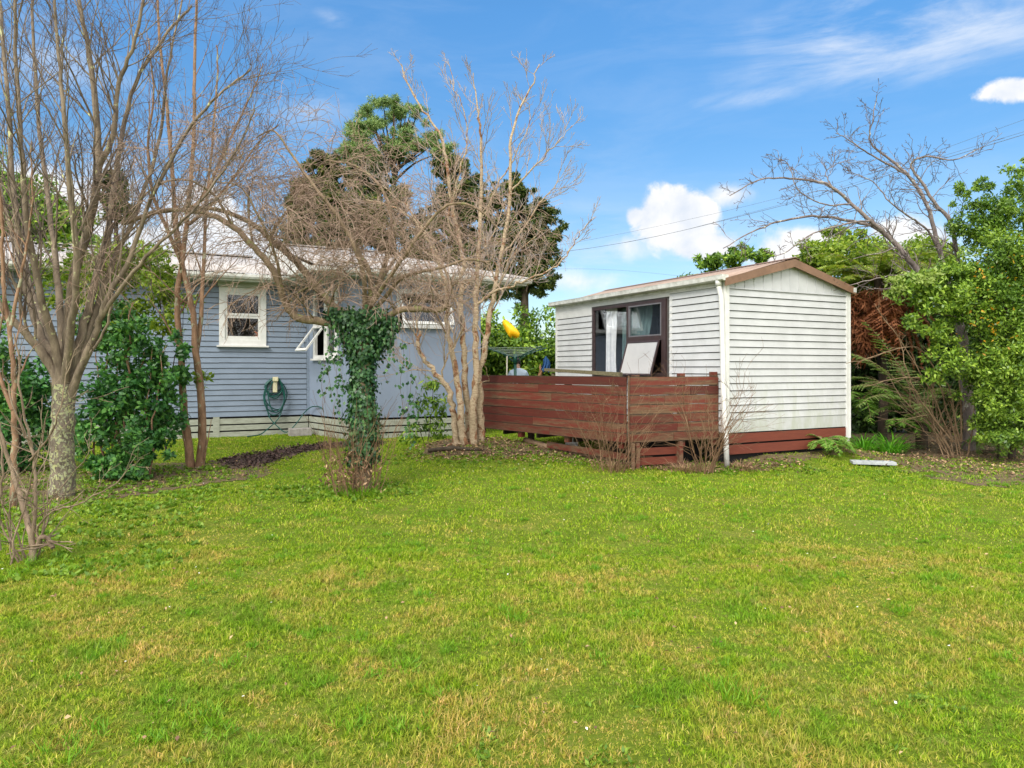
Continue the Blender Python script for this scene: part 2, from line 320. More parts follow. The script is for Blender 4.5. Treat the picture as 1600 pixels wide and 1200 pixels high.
# branches -> tubes, vectorised by point count
def tubes(name, br, mat, sides, parent, origin=None):
    groups = {}
    for pts, rad in br: groups.setdefault(len(pts), []).append((pts, rad))
    VV, QQ, off = [], [], 0
    for n, lst in groups.items():
        Pt = np.array([[tuple(p) for p in a] for a, _ in lst]); Rd = np.array([r for _, r in lst])
        T = np.zeros_like(Pt); T[:,1:-1] = Pt[:,2:]-Pt[:,:-2]; T[:,0] = Pt[:,1]-Pt[:,0]; T[:,-1] = Pt[:,-1]-Pt[:,-2]
        T /= np.linalg.norm(T, axis=2, keepdims=True)+1e-9
        m = T.mean(axis=1); ref = np.eye(3)[np.argmin(np.abs(m), axis=1)][:,None,:]
        U = np.cross(T, ref); U /= np.linalg.norm(U, axis=2, keepdims=True)+1e-9; W = np.cross(T, U)
        a = np.arange(sides)*2*math.pi/sides
        ring = Pt[:,:,None,:] + Rd[:,:,None,None]*(U[:,:,None,:]*np.cos(a)[None,None,:,None] + W[:,:,None,:]*np.sin(a)[None,None,:,None])
        B = len(lst); VV.append(ring.reshape(-1, 3))
        idx = np.arange(B*n*sides).reshape(B, n, sides) + off; nx = np.roll(idx, -1, axis=2)
        QQ.append(np.stack([idx[:,:-1], nx[:,:-1], nx[:,1:], idx[:,1:]], axis=-1).reshape(-1, 4)); off += B*n*sides
    if not VV: return None
    return quads(name, np.concatenate(VV), np.concatenate(QQ), mat, parent, True, origin)

def catmull(pts, per=5):
    p = [Vector(q) for q in pts]; p = [p[0]*2-p[1]] + p + [p[-1]*2-p[-2]]; out = []
    for i in range(1, len(p)-2):
        a, b, c, d = p[i-1:i+3]
        for k in range(per):
            t = k/per; out.append(0.5*((2*b) + (c-a)*t + (2*a-5*b+4*c-d)*t*t + (3*b-a-3*c+d)*t*t*t))
    out.append(p[-2]); return out
def guide(pix, r0, r1, per=5, jit=0.0, rg=random):
    pts = catmull([P(*q) for q in pix], per); n = len(pts)
    if jit: pts = [pts[0]] + [p+Vector((rg.gauss(0,jit), rg.gauss(0,jit), rg.gauss(0,jit))) for p in pts[1:]]
    return pts, [r0+(r1-r0)*(i/(n-1))**0.8 for i in range(n)]
def perp(d, rg):
    v = Vector((rg.gauss(0,1), rg.gauss(0,1), rg.gauss(0,1))); v = v - d*v.dot(d)
    return v.normalized() if v.length > 1e-5 else d.orthogonal().normalized()
def grow(buf, p, d, L, r, lvl, cfg, rg):
    """one branch and its children; cfg rows per level: seg, wander, trop, kids, angle, ratio, tip, first"""
    c = cfg[lvl]; n = c['seg']; st = L/n; pts = [p.copy()]; dirs = [d.copy()]; q = p.copy(); d = d.normalized()
    for i in range(n):
        d = (d + perp(d, rg)*c['wander'] + Vector((0,0,c['trop']*(1+i*c.get('acc',0))))).normalized()
        q = q + d*st; pts.append(q.copy()); dirs.append(d.copy())
    tip = c.get('tip', 0.35); rad = [max(c.get('minr',0.0016), r*(1-(1-tip)*i/n)) for i in range(n+1)]
    buf.append((lvl, pts, rad))
    if lvl+1 < len(cfg):
        k = c['kids']; k = int(k) + (1 if rg.random() < k-int(k) else 0)
        for j in range(k):
            t = c.get('first', 0.2) + (1-c.get('first', 0.2))*(j+rg.random())/k
            i = min(n, max(1, int(round(t*n)))); a = c['angle']*rg.uniform(0.7, 1.3)
            nd = dirs[i]*math.cos(a) + perp(dirs[i], rg)*math.sin(a)
            grow(buf, pts[i], nd, L*c['ratio']*rg.uniform(0.65, 1.2)*(1.1-0.5*t), rad[i]*c.get('rr', 0.65), lvl+1, cfg, rg)
def along(buf, pts, rad, k, angle, L, rr, cfg, rg, first=0.25, bias=None, tipf=0.45):
    n = len(pts)-1
    for j in range(k):
        t = first+(1-first)*(j+rg.random())/k; i = min(n, max(1, int(t*n))); d = (pts[i]-pts[i-1]).normalized()
        a = angle*rg.uniform(0.7, 1.35); s = perp(d, rg)
        if bias is not None: s = (s+bias).normalized(); s = (s-d*s.dot(d)).normalized()
        grow(buf, pts[i], d*math.cos(a)+s*math.sin(a), L*rg.uniform(0.6, 1.25)*(1.15-tipf*t), rad[i]*rr, 0, cfg, rg)
def lvl_br(buf, lv): return [(p, r) for l, p, r in buf if l in lv]

def leafquads(pts, L, W, rg, dirs=None, droop=0.0, up=0.6, fold=0.25, outv=None):
    n = len(pts); pts = np.asarray(pts)
    if dirs is None:
        d = rg.normal(size=(n,3)); d[:,2] -= droop
    else: d = np.asarray(dirs) + rg.normal(size=(n,3))*0.25
    d /= np.linalg.norm(d, axis=1, keepdims=True)+1e-9
    nn = rg.normal(size=(n,3))*0.7; nn[:,2] += up
    if outv is not None: nn += outv
    s = np.cross(d, nn); s /= np.linalg.norm(s, axis=1, keepdims=True)+1e-9; nv = np.cross(s, d)
    l = (L*rg.uniform(0.65,1.3,size=(n,1))); w = (W*rg.uniform(0.7,1.25,size=(n,1)))
    a = pts; b = pts+d*l*0.45+s*w*0.5+nv*l*fold*0.3; c = pts+d*l; e = pts+d*l*0.45-s*w*0.5+nv*l*fold*0.3
    return np.stack([a,b,c,e], axis=1).reshape(-1,3), np.arange(n*4).reshape(n,4)
def blob_points(blobs, rg, sub=0.28, shell=0.55):
    """blobs: (centre, (rx,ry,rz), n leaves, n subclumps) -> points and outward vectors"""
    out, ov = [], []
    for c, rd, n, k in blobs:
        n = int(n*1.7); k = int(k*1.25)
        c = np.array(c); rd = np.array(rd)
        d = rg.normal(size=(k,3)); d /= np.linalg.norm(d, axis=1, keepdims=True)
        rr = rg.uniform(shell, 1.0, size=(k,1))*(1+0.12*rg.normal(size=(k,1)))
        sc = d*rr; sz = sub*rg.uniform(0.5,1.4,size=k)
        wt = sz**1.6; idx = rg.choice(k, size=n, p=wt/wt.sum())
        off = rg.normal(size=(n,3)); off /= np.linalg.norm(off, axis=1, keepdims=True); off *= rg.uniform(0.35,1,size=(n,1))**0.6
        out.append(c + (sc[idx] + off*sz[idx][:,None]*[1,1,0.8])*rd); ov.append(off*0.9 + d[idx]*0.4)
    return np.concatenate(out), np.concatenate(ov)
def bl(px, py, d, rx, ry, rd, n, k):                 # a foliage mass given by where it stands and its size at that distance
    s = d/F; return (tuple(P(px, py, d)), (rx*s, rd, ry*s), n, k)
def foliage(name, blobs, L, W, mat, parent, seed, sub=0.28, shell=0.55, droop=0.0, up=0.6, origin=None, zmin=None):
    rg = np.random.default_rng(seed); p, ov = blob_points(blobs, rg, sub, shell)
    if zmin is not None: k = p[:,2] > zmin; p = p[k]; ov = ov[k]
    V, Q = leafquads(p, L, W, rg, None, droop, up, outv=ov)
    return quads(name, V, Q, mat, parent, False, origin)
def rebase(root, base):                               # put the empty at the thing's base
    root.location = base
    for ch in root.children: ch.location = ch.location - Vector(base)
def tree_root(name, base, label, cat, group=None):
    return tag(empty(name, base), label, cat, group)
def part_at(o, base):
    if o is not None: o.location = (-base[0], -base[1], -base[2])
    return o
exec_order = []
# ================================================================== camera, light, sky
SUN_AZ, SUN_EL = R(205), R(42)
cam = bpy.data.objects.new('camera', bpy.data.cameras.new('camera')); C.objects.link(cam)
cam.location = (0, 0, H); cam.rotation_euler = (R(90), 0, 0)
cam.data.sensor_width = 36; cam.data.lens = 36*F/1600; cam.data.shift_y = -(600-HY)/1600; cam.data.clip_end = 3000
bpy.context.scene.camera = cam
sd = bpy.data.lights.new('sun', 'SUN'); sd.energy = 2.0; sd.angle = R(22); sd.color = (1, 0.955, 0.88)
so = bpy.data.objects.new('sun', sd); C.objects.link(so)
sv = Vector((math.sin(SUN_AZ)*math.cos(SUN_EL), math.cos(SUN_AZ)*math.cos(SUN_EL), math.sin(SUN_EL)))
so.rotation_euler = sv.to_track_quat('Z', 'Y').to_euler(); so.location = (0, -5, 20)
wd = bpy.data.worlds.new('World'); bpy.context.scene.world = wd; wd.use_nodes = True
n = wd.node_tree; n.nodes.clear()
wo = n.nodes.new('ShaderNodeOutputWorld'); bg = n.nodes.new('ShaderNodeBackground'); n.links.new(bg.outputs[0], wo.inputs[0])
sky = n.nodes.new('ShaderNodeTexSky'); sky.sky_type = 'NISHITA'; sky.sun_disc = False
sky.sun_elevation = SUN_EL; sky.sun_rotation = SUN_AZ; sky.air_density = 1.0; sky.dust_density = 0.4; sky.ozone_density = 1.6
bg.inputs['Strength'].default_value = 0.15
tc = n.nodes.new('ShaderNodeTexCoord'); sp = n.nodes.new('ShaderNodeSeparateXYZ'); n.links.new(tc.outputs['Generated'], sp.inputs[0])
az = mth(n, 'ARCTAN2', sp.outputs[0], sp.outputs[1]); el = mth(n, 'ARCSINE', sp.outputs[2])
cb = n.nodes.new('ShaderNodeCombineXYZ'); n.links.new(az, cb.inputs[0]); n.links.new(el, cb.inputs[1]); AE = cb.outputs[0]
def ae(px, py): return math.atan((px-CX)/F), math.atan((HY-py)/math.hypot(F, px-CX))
def vm(op, a, v):
    m = n.nodes.new('ShaderNodeVectorMath'); m.operation = op; n.links.new(a, m.inputs[0]); m.inputs[1].default_value = v
    return m.outputs['Value'] if op == 'LENGTH' else m.outputs[0]
puff = noise_(n, AE, 17, 9, 0.58, 0.25); big = noise_(n, AE, 5.5, 3, 0.5)
def cloud(px, py, rx, ry, soft=0.42, edge=0.9, k=1.5, rot=0):
    a, e = ae(px, py); v = vm('SUBTRACT', AE, (a, e, 0))
    if rot:
        r = n.nodes.new('ShaderNodeVectorRotate'); r.inputs['Angle'].default_value = rot; n.links.new(v, r.inputs[0]); v = r.outputs[0]
    v = vm('MULTIPLY', v, (F/rx, F/ry, 1)); l = vm('LENGTH', v, (0,0,0))
    f = mth(n, 'SUBTRACT', edge, l); f = mth(n, 'ADD', f, mth(n, 'MULTIPLY', mth(n, 'SUBTRACT', puff, 0.5), k))
    m = n.nodes.new('ShaderNodeMapRange'); m.interpolation_type = 'SMOOTHSTEP'; n.links.new(f, m.inputs[0])
    m.inputs[1].default_value = 0; m.inputs[2].default_value = soft; return m.outputs[0]
cl = None
for a in [(1052,345,72,52,0.3,1.05), (1100,385,80,34,0.4), (1142,306,62,26,0.9), (993,338,26,22), (1250,392,95,44,0.5), (1420,385,120,44,0.5), (1585,140,45,20,0.35),
          (335,370,95,70,0.25), (300,318,60,40,0.3), (380,395,110,55,0.3), (120,330,130,80,0.5), (225,400,140,60,0.4), (20,380,120,120,0.5),
          (985,385,50,30,1.2), (900,440,110,30,1.3)]:
    c_ = cloud(*a); cl = c_ if cl is None else mth(n, 'MAXIMUM', cl, c_)
# thin high cloud
cs = n.nodes.new('ShaderNodeMapping'); n.links.new(AE, cs.inputs[0]); cs.inputs['Rotation'].default_value = (0,0,R(-14)); cs.inputs['Scale'].default_value = (1.3,5.5,1)
wisp = noise_(n, cs.outputs[0], 2.6, 8, 0.62, 0.7)
w0 = None
for a in [(1430,50,360,95,1.0,1.05,0.4), (1190,150,190,30,1.0,0.8,0.4), (520,30,80,30,1.0,0.7,0.6), (480,170,190,60,1.2,0.8,0.4), (100,90,200,120,1.2,0.8,0.4), (780,400,900,120,1.2,1.0,0.3)]:
    c_ = cloud(*a); w0 = c_ if w0 is None else mth(n, 'MAXIMUM', w0, c_)
wm = n.nodes.new('ShaderNodeMapRange'); wm.interpolation_type = 'SMOOTHSTEP'; n.links.new(wisp, wm.inputs[0]); wm.inputs[1].default_value = 0.38; wm.inputs[2].default_value = 0.72
wispf = mth(n, 'MULTIPLY', mth(n, 'MULTIPLY', wm.outputs[0], w0), 0.85)
vb = mth(n, 'MULTIPLY', wm.outputs[0], 0.10)
tint = ramp(n, sp.outputs[2], [(0.02,(0.50,0.53,0.54)),(0.20,(0.44,0.56,0.62)),(0.30,(0.36,0.58,0.70)),(0.45,(0.38,0.70,0.88))])
base = mix(n, 1.0, sky.outputs[0], tint, 'MULTIPLY')
white = mix(n, ramp(n, puff, [(0.35,(0.78,0.82,0.90)),(0.62,(1,1,1))]), 0.0, 0.0)
whc = ramp(n, mth(n, 'ADD', mth(n,'MULTIPLY',puff,0.6), mth(n,'MULTIPLY',big,0.4)), [(0.36,(0.70,0.78,0.90)),(0.58,(1,1,1))])
CLOUD = 4.3
whs = mix(n, 1.0, whc, (CLOUD,CLOUD*0.985,CLOUD*0.97), 'MULTIPLY')
col = mix(n, mth(n, 'MAXIMUM', wispf, vb), base, (CLOUD*0.8,CLOUD*0.86,CLOUD*0.95))
col = mix(n, cl, col, whs)
# unseen broken cloud overhead and behind, added to whiten and lift the light
bn = noise_(n, tc.outputs['Generated'], 2.4, 6, 0.6, 0.3)
beh = mth(n, 'MAXIMUM', ramp(n, mth(n, 'MULTIPLY', sp.outputs[1], -1.0), [(0.0, 0.0), (0.35, 1.0)]), ramp(n, sp.outputs[2], [(0.62, 0.0), (0.80, 1.0)]))
bm_ = ramp(n, bn, [(0.36, 0.0), (0.48, 1.0)])
col = mix(n, mth(n, 'MULTIPLY', beh, bm_), col, (CLOUD*2.1,CLOUD*2.03,CLOUD*1.93))
n.links.new(col, bg.inputs['Color'])
vs = bpy.context.scene.view_settings; vs.view_transform = 'Standard'; vs.look = 'None'; vs.gamma = 1; vs.exposure = 0.78
try: vs.use_curve_mapping = False
except Exception: pass
cy = bpy.context.scene.cycles; cy.max_bounces = 6; cy.transparent_max_bounces = 8; cy.use_adaptive_sampling = True

# ================================================================== ground
xs = np.concatenate([[-900,-300,-120,-60,-35], np.arange(-22,22.01,0.25), [35,60,120,300,900]])
ys = np.concatenate([[-900,-200,-60,-20], np.arange(-6,30.01,0.25), [40,60,120,300,900]])
X, Y = np.meshgrid(xs, ys); Z = gh(X, Y); V = np.stack([X,Y,Z], -1).reshape(-1,3)
nx = len(xs); ny = len(ys); ii = np.arange(nx*ny).reshape(ny, nx)
Q = np.stack([ii[:-1,:-1], ii[:-1,1:], ii[1:,1:], ii[1:,:-1]], -1).reshape(-1,4)
tag(quads('ground', V, Q, M['soil'], None, True), 'green lawn covering the whole back yard', None, None, 'structure')

def inpoly(x, y, poly):
    r = np.zeros(x.shape, bool); k = len(poly)
    for i in range(k):
        x0, y0 = poly[i]; x1, y1 = poly[(i+1)%k]
        c = ((y0 > y) != (y1 > y)) & (x < (x1-x0)*(y-y0)/(y1-y0+1e-9)+x0); r ^= c
    return r
def sheet(name, poly, mat, lift, label, kind='structure', step=0.12, wob=0.08):
    p = np.array(poly); x = np.arange(p[:,0].min(), p[:,0].max(), step); y = np.arange(p[:,1].min(), p[:,1].max(), step)
    A, B = np.meshgrid(x, y); nn = (np.sin(A*7+B*3)+np.sin(B*9-A*4))*wob*0.5; m = inpoly(A+nn, B+nn, poly)
    cells = m[:-1,:-1] & m[1:,:-1] & m[:-1,1:] & m[1:,1:]
    V = np.stack([A, B, gh(A, B)+lift], -1).reshape(-1,3); ii = np.arange(A.size).reshape(A.shape)
    Q = np.stack([ii[:-1,:-1], ii[:-1,1:], ii[1:,1:], ii[1:,:-1]], -1)[cells]
    return tag(quads(name, V, Q, mat, None, True), label, None, None, kind)
def gp(px, py): g = G(px, py); return (g.x, g.y)
PATH = [gp(330,722), gp(380,733), gp(420,722), gp(470,708), gp(530,699), gp(600,694), gp(600,688), gp(500,692), gp(430,702), gp(370,708)]
BEDR = [gp(1318,716), gp(1400,728), gp(1450,742), gp(1520,756), gp(1640,764), (8.5,8.9), (12,10), (12,16), (5.8,14.5)]
BEDT = [(-1.6,11.55), (-0.6,11.4), (0.6,11.3), (1.3,11.0), (2.3,10.4), (3.9,10.35), (4.6,11.0), (6.0,12.0), (3,14), (-0.3,13.3), (-1.5,12.6)]
BEDB = [(4.6,12.6),(6.2,12.2),(8,12.0),(13,11.5),(15,19),(4.0,19)]
BEDL = [(-6.4,7.2), (-4.6,8.1), (-3.5,9.6), (-3.4,10.4), (-4.0,11.3), (-9,11.0), (-12,8)]
sheet('mulch_path', PATH, M['mulch'], 0.006, 'dark bark mulch path beside the house')
sheet('garden_bed', BEDR, M['earth'], 0.006, 'leaf strewn earth under the right shrubs', wob=0.3)
sheet('garden_bed', BEDB, M['earth'], 0.011, 'dark earth behind and beside the cabin')
sheet('garden_bed', BEDT, M['earth'], 0.007, 'leafy earth along the deck fence base')
sheet('garden_bed', BEDL, M['earth'], 0.006, 'shaded earth under the left shrubs')

# ================================================================== grass
rg = np.random.default_rng(5)
def scatter(n_, dmin, dmax, pw):
    d = (rg.uniform(size=n_)*(dmax**pw-dmin**pw)+dmin**pw)**(1/pw)
    x = rg.uniform(-0.80, 0.80, size=n_)*d; return x, d
def nz(x, y, s, seed=0):
    v = 0
    for k in range(5):
        a = (seed*1.7+k*2.399); f = s*(1+0.55*k)
        v = v + np.sin(x*f*math.cos(a)+y*f*math.sin(a)+seed+k*3.1+1.5*np.sin(y*f*0.6+k))/(1+0.35*k)
    return v/2.6
gv, gq = [], []
def blades(N, dmin, dmax, pw, w0, w1, l0, l1):
    x, y = scatter(N, dmin, dmax, pw)
    # gather in small tussocks
    cell = 0.06; ix = np.floor(x/cell); iy = np.floor((y+0.5*cell*(ix%2))/cell)
    jx = (ix+0.5+0.9*(np.mod(np.sin(ix*12.9898+iy*78.233)*43758.5453,1)-0.5))*cell; jy = (iy+0.5+0.9*(np.mod(np.sin(ix*39.346+iy*11.135)*24634.6345,1)-0.5))*cell
    x = x*0.68+jx*0.32 + rg.normal(size=N)*0.008; y = y*0.68+jy*0.32 + rg.normal(size=N)*0.008
    keep = np.ones(N, bool)
    for poly, p in ((PATH, 0.12), (BEDR, 0.5), (BEDT, 0.65), (BEDB, 0.06), (BEDL, 0.6)):
        m = inpoly(x + 0.12*nz(x,y,6), y + 0.12*nz(x,y,6,3), poly); keep &= ~(m & (rg.uniform(size=N) > p))
    bare = nz(x, y, 2.6, 4) + 0.7*nz(x, y, 9, 7); keep &= ~((bare > 0.95) & (rg.uniform(size=N) < 0.55))
    x, y = x[keep], y[keep]; n_ = len(x); t = (y-2.6)/(16-2.6)
    tus = nz(x, y, 4.2, 2) + 0.6*nz(x, y, 13, 9)
    L = (l0+(l1-l0)*rg.uniform(size=n_))*(0.85+0.55*np.clip(tus,-0.8,1.2)); W = w0+(w1-w0)*t; W = W*rg.uniform(0.6,1.3,size=n_)
    az = rg.uniform(0, 2*math.pi, size=n_); lean = rg.uniform(0.25, 1.25, size=n_)
    dx = np.cos(az)*np.sin(lean); dy = np.sin(az)*np.sin(lean); dz = np.cos(lean)
    z = gh(x, y)-0.003; b = np.stack([x,y,z],-1); fx = az+math.pi/2+rg.normal(size=n_)*0.6
    s = np.stack([np.cos(fx), np.sin(fx), np.zeros(n_)],-1)*(W/2)[:,None]
    m = b + np.stack([dx*0.4,dy*0.4,dz*0.75],-1)*(L*0.7)[:,None]; tip = b + np.stack([dx,dy,dz*0.9],-1)*L[:,None]
    V = np.stack([b-s, b+s, m+s*0.8, tip, m-s*0.8], 1)
    return V
allv = []
for a in [(420000,2.3,6.0,1.7,0.0042,0.010,0.016,0.050), (420000,6.0,17.5,1.5,0.005,0.016,0.018,0.05)]:
    allv.append(blades(*a))
V = np.concatenate(allv); nb = len(V)
k = np.arange(nb)[:,None]*5
Q = np.concatenate([k+np.array([[0,1,2,4]]), k+np.array([[4,2,3,3]])], 1).reshape(-1,4)
# quads with a repeated corner are not allowed: use triangles
T = np.concatenate([k+np.array([[0,1,2]]), k+np.array([[0,2,4]]), k+np.array([[4,2,3]])], 1).reshape(-1,3)
tag(quads('grass', V.reshape(-1,3), T, M['grass'], None), 'short green and straw coloured lawn grass', None, None, 'stuff')
# taller tufts and broad weeds scattered over the lawn
def rosette(x, y, nL, L, W, rise, rg):
    a = rg.uniform(0, 2*math.pi, nL); ri = rg.uniform(rise*0.4, rise*1.5, nL)
    d = np.stack([np.cos(a)*np.cos(ri), np.sin(a)*np.cos(ri), np.sin(ri)], -1)
    p = np.tile([x, y, float(gh(np.array(x), np.array(y)))+0.004], (nL,1)) + rg.normal(size=(nL,3))*[0.012,0.012,0.0]
    return leafquads(p, L, W, rg, d, up=2.0)
pts = []; vv, qq, off = [], [], 0
rw = np.random.default_rng(12)
def addr(v, q):
    global off
    vv.append(v); qq.append(q+off); off += len(v)
for _ in range(260):
    x, y = rw.uniform(-0.75,0.75), 0; d = rw.uniform(1,1)*0 + (rw.uniform()*(13**1.5-2.6**1.5)+2.6**1.5)**(1/1.5); x *= d
    addr(*rosette(x, d, rw.integers(6,13), 0.03, 0.012, 0.45, rw))
for px, py, s in ((760,1160,1.6),(1460,1090,1.0),(240,855,1),(500,770,1.0),(970,1185,1.5)):
    g = G(px, py)
    for _ in range(10): addr(*rosette(g.x+rw.normal()*0.05*s, g.y+rw.normal()*0.05*s, 10, 0.032, 0.014, 0.5, rw))
# leafy ground cover along the left edge
for _ in range(1500):
    u = rw.uniform(); x = -2.6-2.8*u+rw.normal()*0.25; y = 4.9+rw.uniform()*6.0
    x = x - (0.25*(y-5)); 
    if abs(nz(np.array(x),np.array(y),2.5,6)) < 0.15: continue
    if x < -0.8*y or x > -0.40*y-0.25*(y<8): continue
    addr(*rosette(x, y, rw.integers(5,10), 0.05, 0.035, 0.6, rw))
for _ in range(260):
    x = rw.normal()*0.55-2.15; y = 8.75+rw.normal()*0.35; addr(*rosette(x, y, 8, 0.05, 0.03, 0.6, rw))
for _ in range(420):
    x = rw.uniform(-1.9,4.6); y = 11.3-0.14*x+rw.normal()*0.35; addr(*rosette(x, y, 8, 0.045, 0.03, 0.7, rw))
for _ in range(420):
    x = rw.uniform(4.9,10.0); y = 10.2+rw.normal()*0.8+0.12*(x-5); addr(*rosette(x, y, 8, 0.045, 0.022, 0.6, rw))
tag(quads('lawn_weeds', np.concatenate(vv), np.concatenate(qq), M['weed'], None), 'low leafy weeds and clover in the lawn', None, None, 'stuff')
# longer darker grass tufts
vv, qq, off = [], [], 0
spots = [(G(px,py).x, G(px,py).y, s) for px, py, s in ((800,955,1),(815,965,1),(1150,1080,1.2),(1180,1095,1.2),(1120,1070,1),(60,880,1.6),(120,890,1.3),(180,880,1),(30,900,1.4),(560,900,.8),(330,1130,1),(90,1180,1.2),(1480,900,1),(700,1010,.8))]
spots += [(x:= (rw.uniform(-.75,.75))*(yy:=rw.uniform(2.8,11)), yy, rw.uniform(.5,1)) for _ in range(150)]
for x, y, s in spots:
    for _ in range(7):
        a = rw.uniform(0,6.28); addr(*rosette(x+rw.normal()*0.05*s, y+rw.normal()*0.05*s, 12, 0.06*s, 0.005, 0.9, rw))
tag(quads('grass_tufts', np.concatenate(vv), np.concatenate(qq), M['tuft'], None), 'longer green grass tufts in the lawn', None, None, 'stuff')
# fallen leaves
def litter(polys, name, mat, label, L=0.05, W=0.03, seed=3, lift=0.012):
    r = np.random.default_rng(seed); P_ = []
    for poly, n_ in polys:
        p = np.array(poly); x = r.uniform(p[:,0].min(), p[:,0].max(), n_*4); y = r.uniform(p[:,1].min(), p[:,1].max(), n_*4)
        k = inpoly(x+r.normal(size=len(x))*0.12, y+r.normal(size=len(x))*0.12, poly); x, y = x[k][:n_], y[k][:n_]
        P_.append(np.stack([x, y, gh(x,y)+lift+r.uniform(0,0.02,len(x))], -1))
    P_ = np.concatenate(P_); d = r.normal(size=P_.shape); d[:,2] *= 0.25
    V, Q = leafquads(P_, L, W, r, d, up=2.2, fold=0.5)
    tag(quads(name, V, Q, mat, None), label, None, None, 'stuff')
LIT1 = [(5.5,11.0),(9,8.2),(12,9),(12,15),(6,14.5)]; LIT2 = [(-1.9,11.4),(-0.5,11.2),(2.0,10.2),(4.4,10.3),(4.5,10.9),(2,11.2),(0.5,12.6),(-1.5,12.6)]
litter([(LIT1,5200),(LIT2,2600),(BEDL,1500)], 'leaf_litter', M['litter'], 'brown fallen leaves on the garden beds')
litter([(PATH,2600)], 'bark_mulch', M['bark_chips'], 'dark bark chips on the path beside the house', 0.06, 0.035, 8)
FULL = [(-9,2.6),(9,2.6),(11,14),(-9,14)]
litter([(FULL,1500)], 'lawn_litter', M['litter'], 'scattered brown leaf bits on the lawn', 0.026, 0.015, 14, 0.03)
litter([(FULL,200)], 'lawn_daisies', M['daisy'], 'tiny white daisies dotted over the lawn', 0.014, 0.014, 15, 0.035)
# ================================================================== buildings
ROT = math.atan2(0.452, 0.892)
def boards(mb, axis, sgn, a0, a1, z0, z1, pitch, lip=0.016, base=0.0, gap=0.006):
    """lapped weatherboards on the plane axis=base facing sgn; a0..a1 runs along the wall"""
    k = max(1, round((z1-z0)/pitch)); h = (z1-z0)/k
    for i in range(k):
        b = z0+i*h; t = b+h-gap
        sec = [(0.0, b), (lip, b), (lip*0.9, b+0.006), (0.003, t), (0.0, t)]
        if axis == 'x': poly = [(base+sgn*o, a0, z) for o, z in sec]; vec = (0, a1-a0, 0)
        else: poly = [(a0, base+sgn*o, z) for o, z in sec]; vec = (a1-a0, 0, 0)
        mb.prism(poly, vec)
# ------------------------------------------------------------------ shed
SC = P(1134, 575, 10.9); shed = empty('shed', (SC.x, SC.y, 0), ROT)
tag(shed, 'small white weatherboard cabin with brown gabled roof behind the red deck fence', 'cabin')
SW, SL, ZB, ZE = 2.79, 5.15, 0.50, 2.80
WY0, WY1, WZ0, WZ1 = 1.40, 3.68, 1.36, 2.70
mb = MB()
boards(mb, 'x', -1, 0.06, WY0-0.075, ZB, ZE-0.02, 0.1155, 0.021, gap=0.013)
boards(mb, 'x', -1, WY1+0.06, SL-0.05, ZB, 2.56, 0.1155, 0.021, gap=0.013)
boards(mb, 'x', -1, WY0-0.075, WY1+0.06, ZB, WZ0-0.03, 0.1155, 0.021, gap=0.013)
mb.build('front_cladding', M['white'], shed)
m = MB(); m.box(-0.016, 0.0, WY0-0.075, SL-0.05, 2.729, 2.86); m.box(-0.018,-0.0,WY1+0.06,SL-0.05,2.562,2.728); m.box(-0.020,0.0,0.056,WY0-0.076,2.772,2.86); m.box(-0.014,0,WY0-0.14,WY0-0.077,ZB,2.73)
m.box(-0.03, 0.0, -0.02, 0.055, ZB, 2.86); m.box(-0.025, 0.0, SL-0.05, SL+0.01, ZB, 2.86)
m.box(0.0, 0.05, -0.028, 0.0, ZB-0.01, 2.80); m.build('corner_trim', M['trim'], shed)
m = MB(); m.box(SW-0.06, SW+0.01, -0.03, 0.0, ZB-0.30, 2.80); m.box(SW+0.0101, SW+0.03, -0.02, 0.05, ZB, 2.8); m.build('corner_trim', M['trim'], shed)
mb = MB(); boards(mb, 'y', -1, 0.05, SW-0.06, ZB+0.20, ZE-0.06, 0.112, 0.021, gap=0.012); mb.box(0.05, SW-0.06, -0.012, 0, ZB-0.005, ZB+0.192)
mb.build('gable_cladding', M['white_dirty'], shed)
# gable triangle in vertical ribbed sheet
m = MB(); zt = ZE-0.055; pk = 3.22
def roofz(x): return pk - abs(x-SW/2)*(pk-2.84)/(SW/2)
k = 14; xs_ = [0.0+SW*i/k for i in range(k+1)]
for i in range(k):
    a, b = xs_[i], xs_[i+1]-0.012
    m.prism([(a,-0.004,zt),(b,-0.004,zt),(b,-0.004,roofz(b)-0.01),(a,-0.004,roofz(a)-0.01)], (0,0.02,0))
    m.prism([(b,-0.014,zt),(b+0.012,-0.014,zt),(b+0.012,-0.014,roofz(b)-0.015),(b,-0.014,roofz(b)-0.015)], (0,0.02,0))
m.box(0.0, SW, -0.026, -0.0145, zt-0.012, zt+0.006)
m.build('gable_panel', M['gable'], shed)
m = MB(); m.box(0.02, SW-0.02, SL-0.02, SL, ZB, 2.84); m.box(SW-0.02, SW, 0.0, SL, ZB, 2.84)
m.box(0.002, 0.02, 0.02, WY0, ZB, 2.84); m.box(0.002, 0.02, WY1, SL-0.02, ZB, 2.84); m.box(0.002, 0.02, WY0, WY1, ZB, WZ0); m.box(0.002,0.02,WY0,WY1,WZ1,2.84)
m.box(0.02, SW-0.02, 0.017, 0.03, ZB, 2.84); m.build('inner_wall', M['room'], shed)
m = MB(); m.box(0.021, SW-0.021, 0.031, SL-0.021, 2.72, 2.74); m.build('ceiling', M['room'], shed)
m = MB(); m.box(0.0, SW, 0.0, SL, ZB-0.10, ZB-0.01)
for x in (0.2, SW-0.2):
    for y in (0.3, 1.9, 3.5, SL-0.25): m.box(x-0.06,x+0.06,y-0.06,y+0.06,-0.1,ZB-0.1)
m.build('floor_frame', M['dark'], shed)
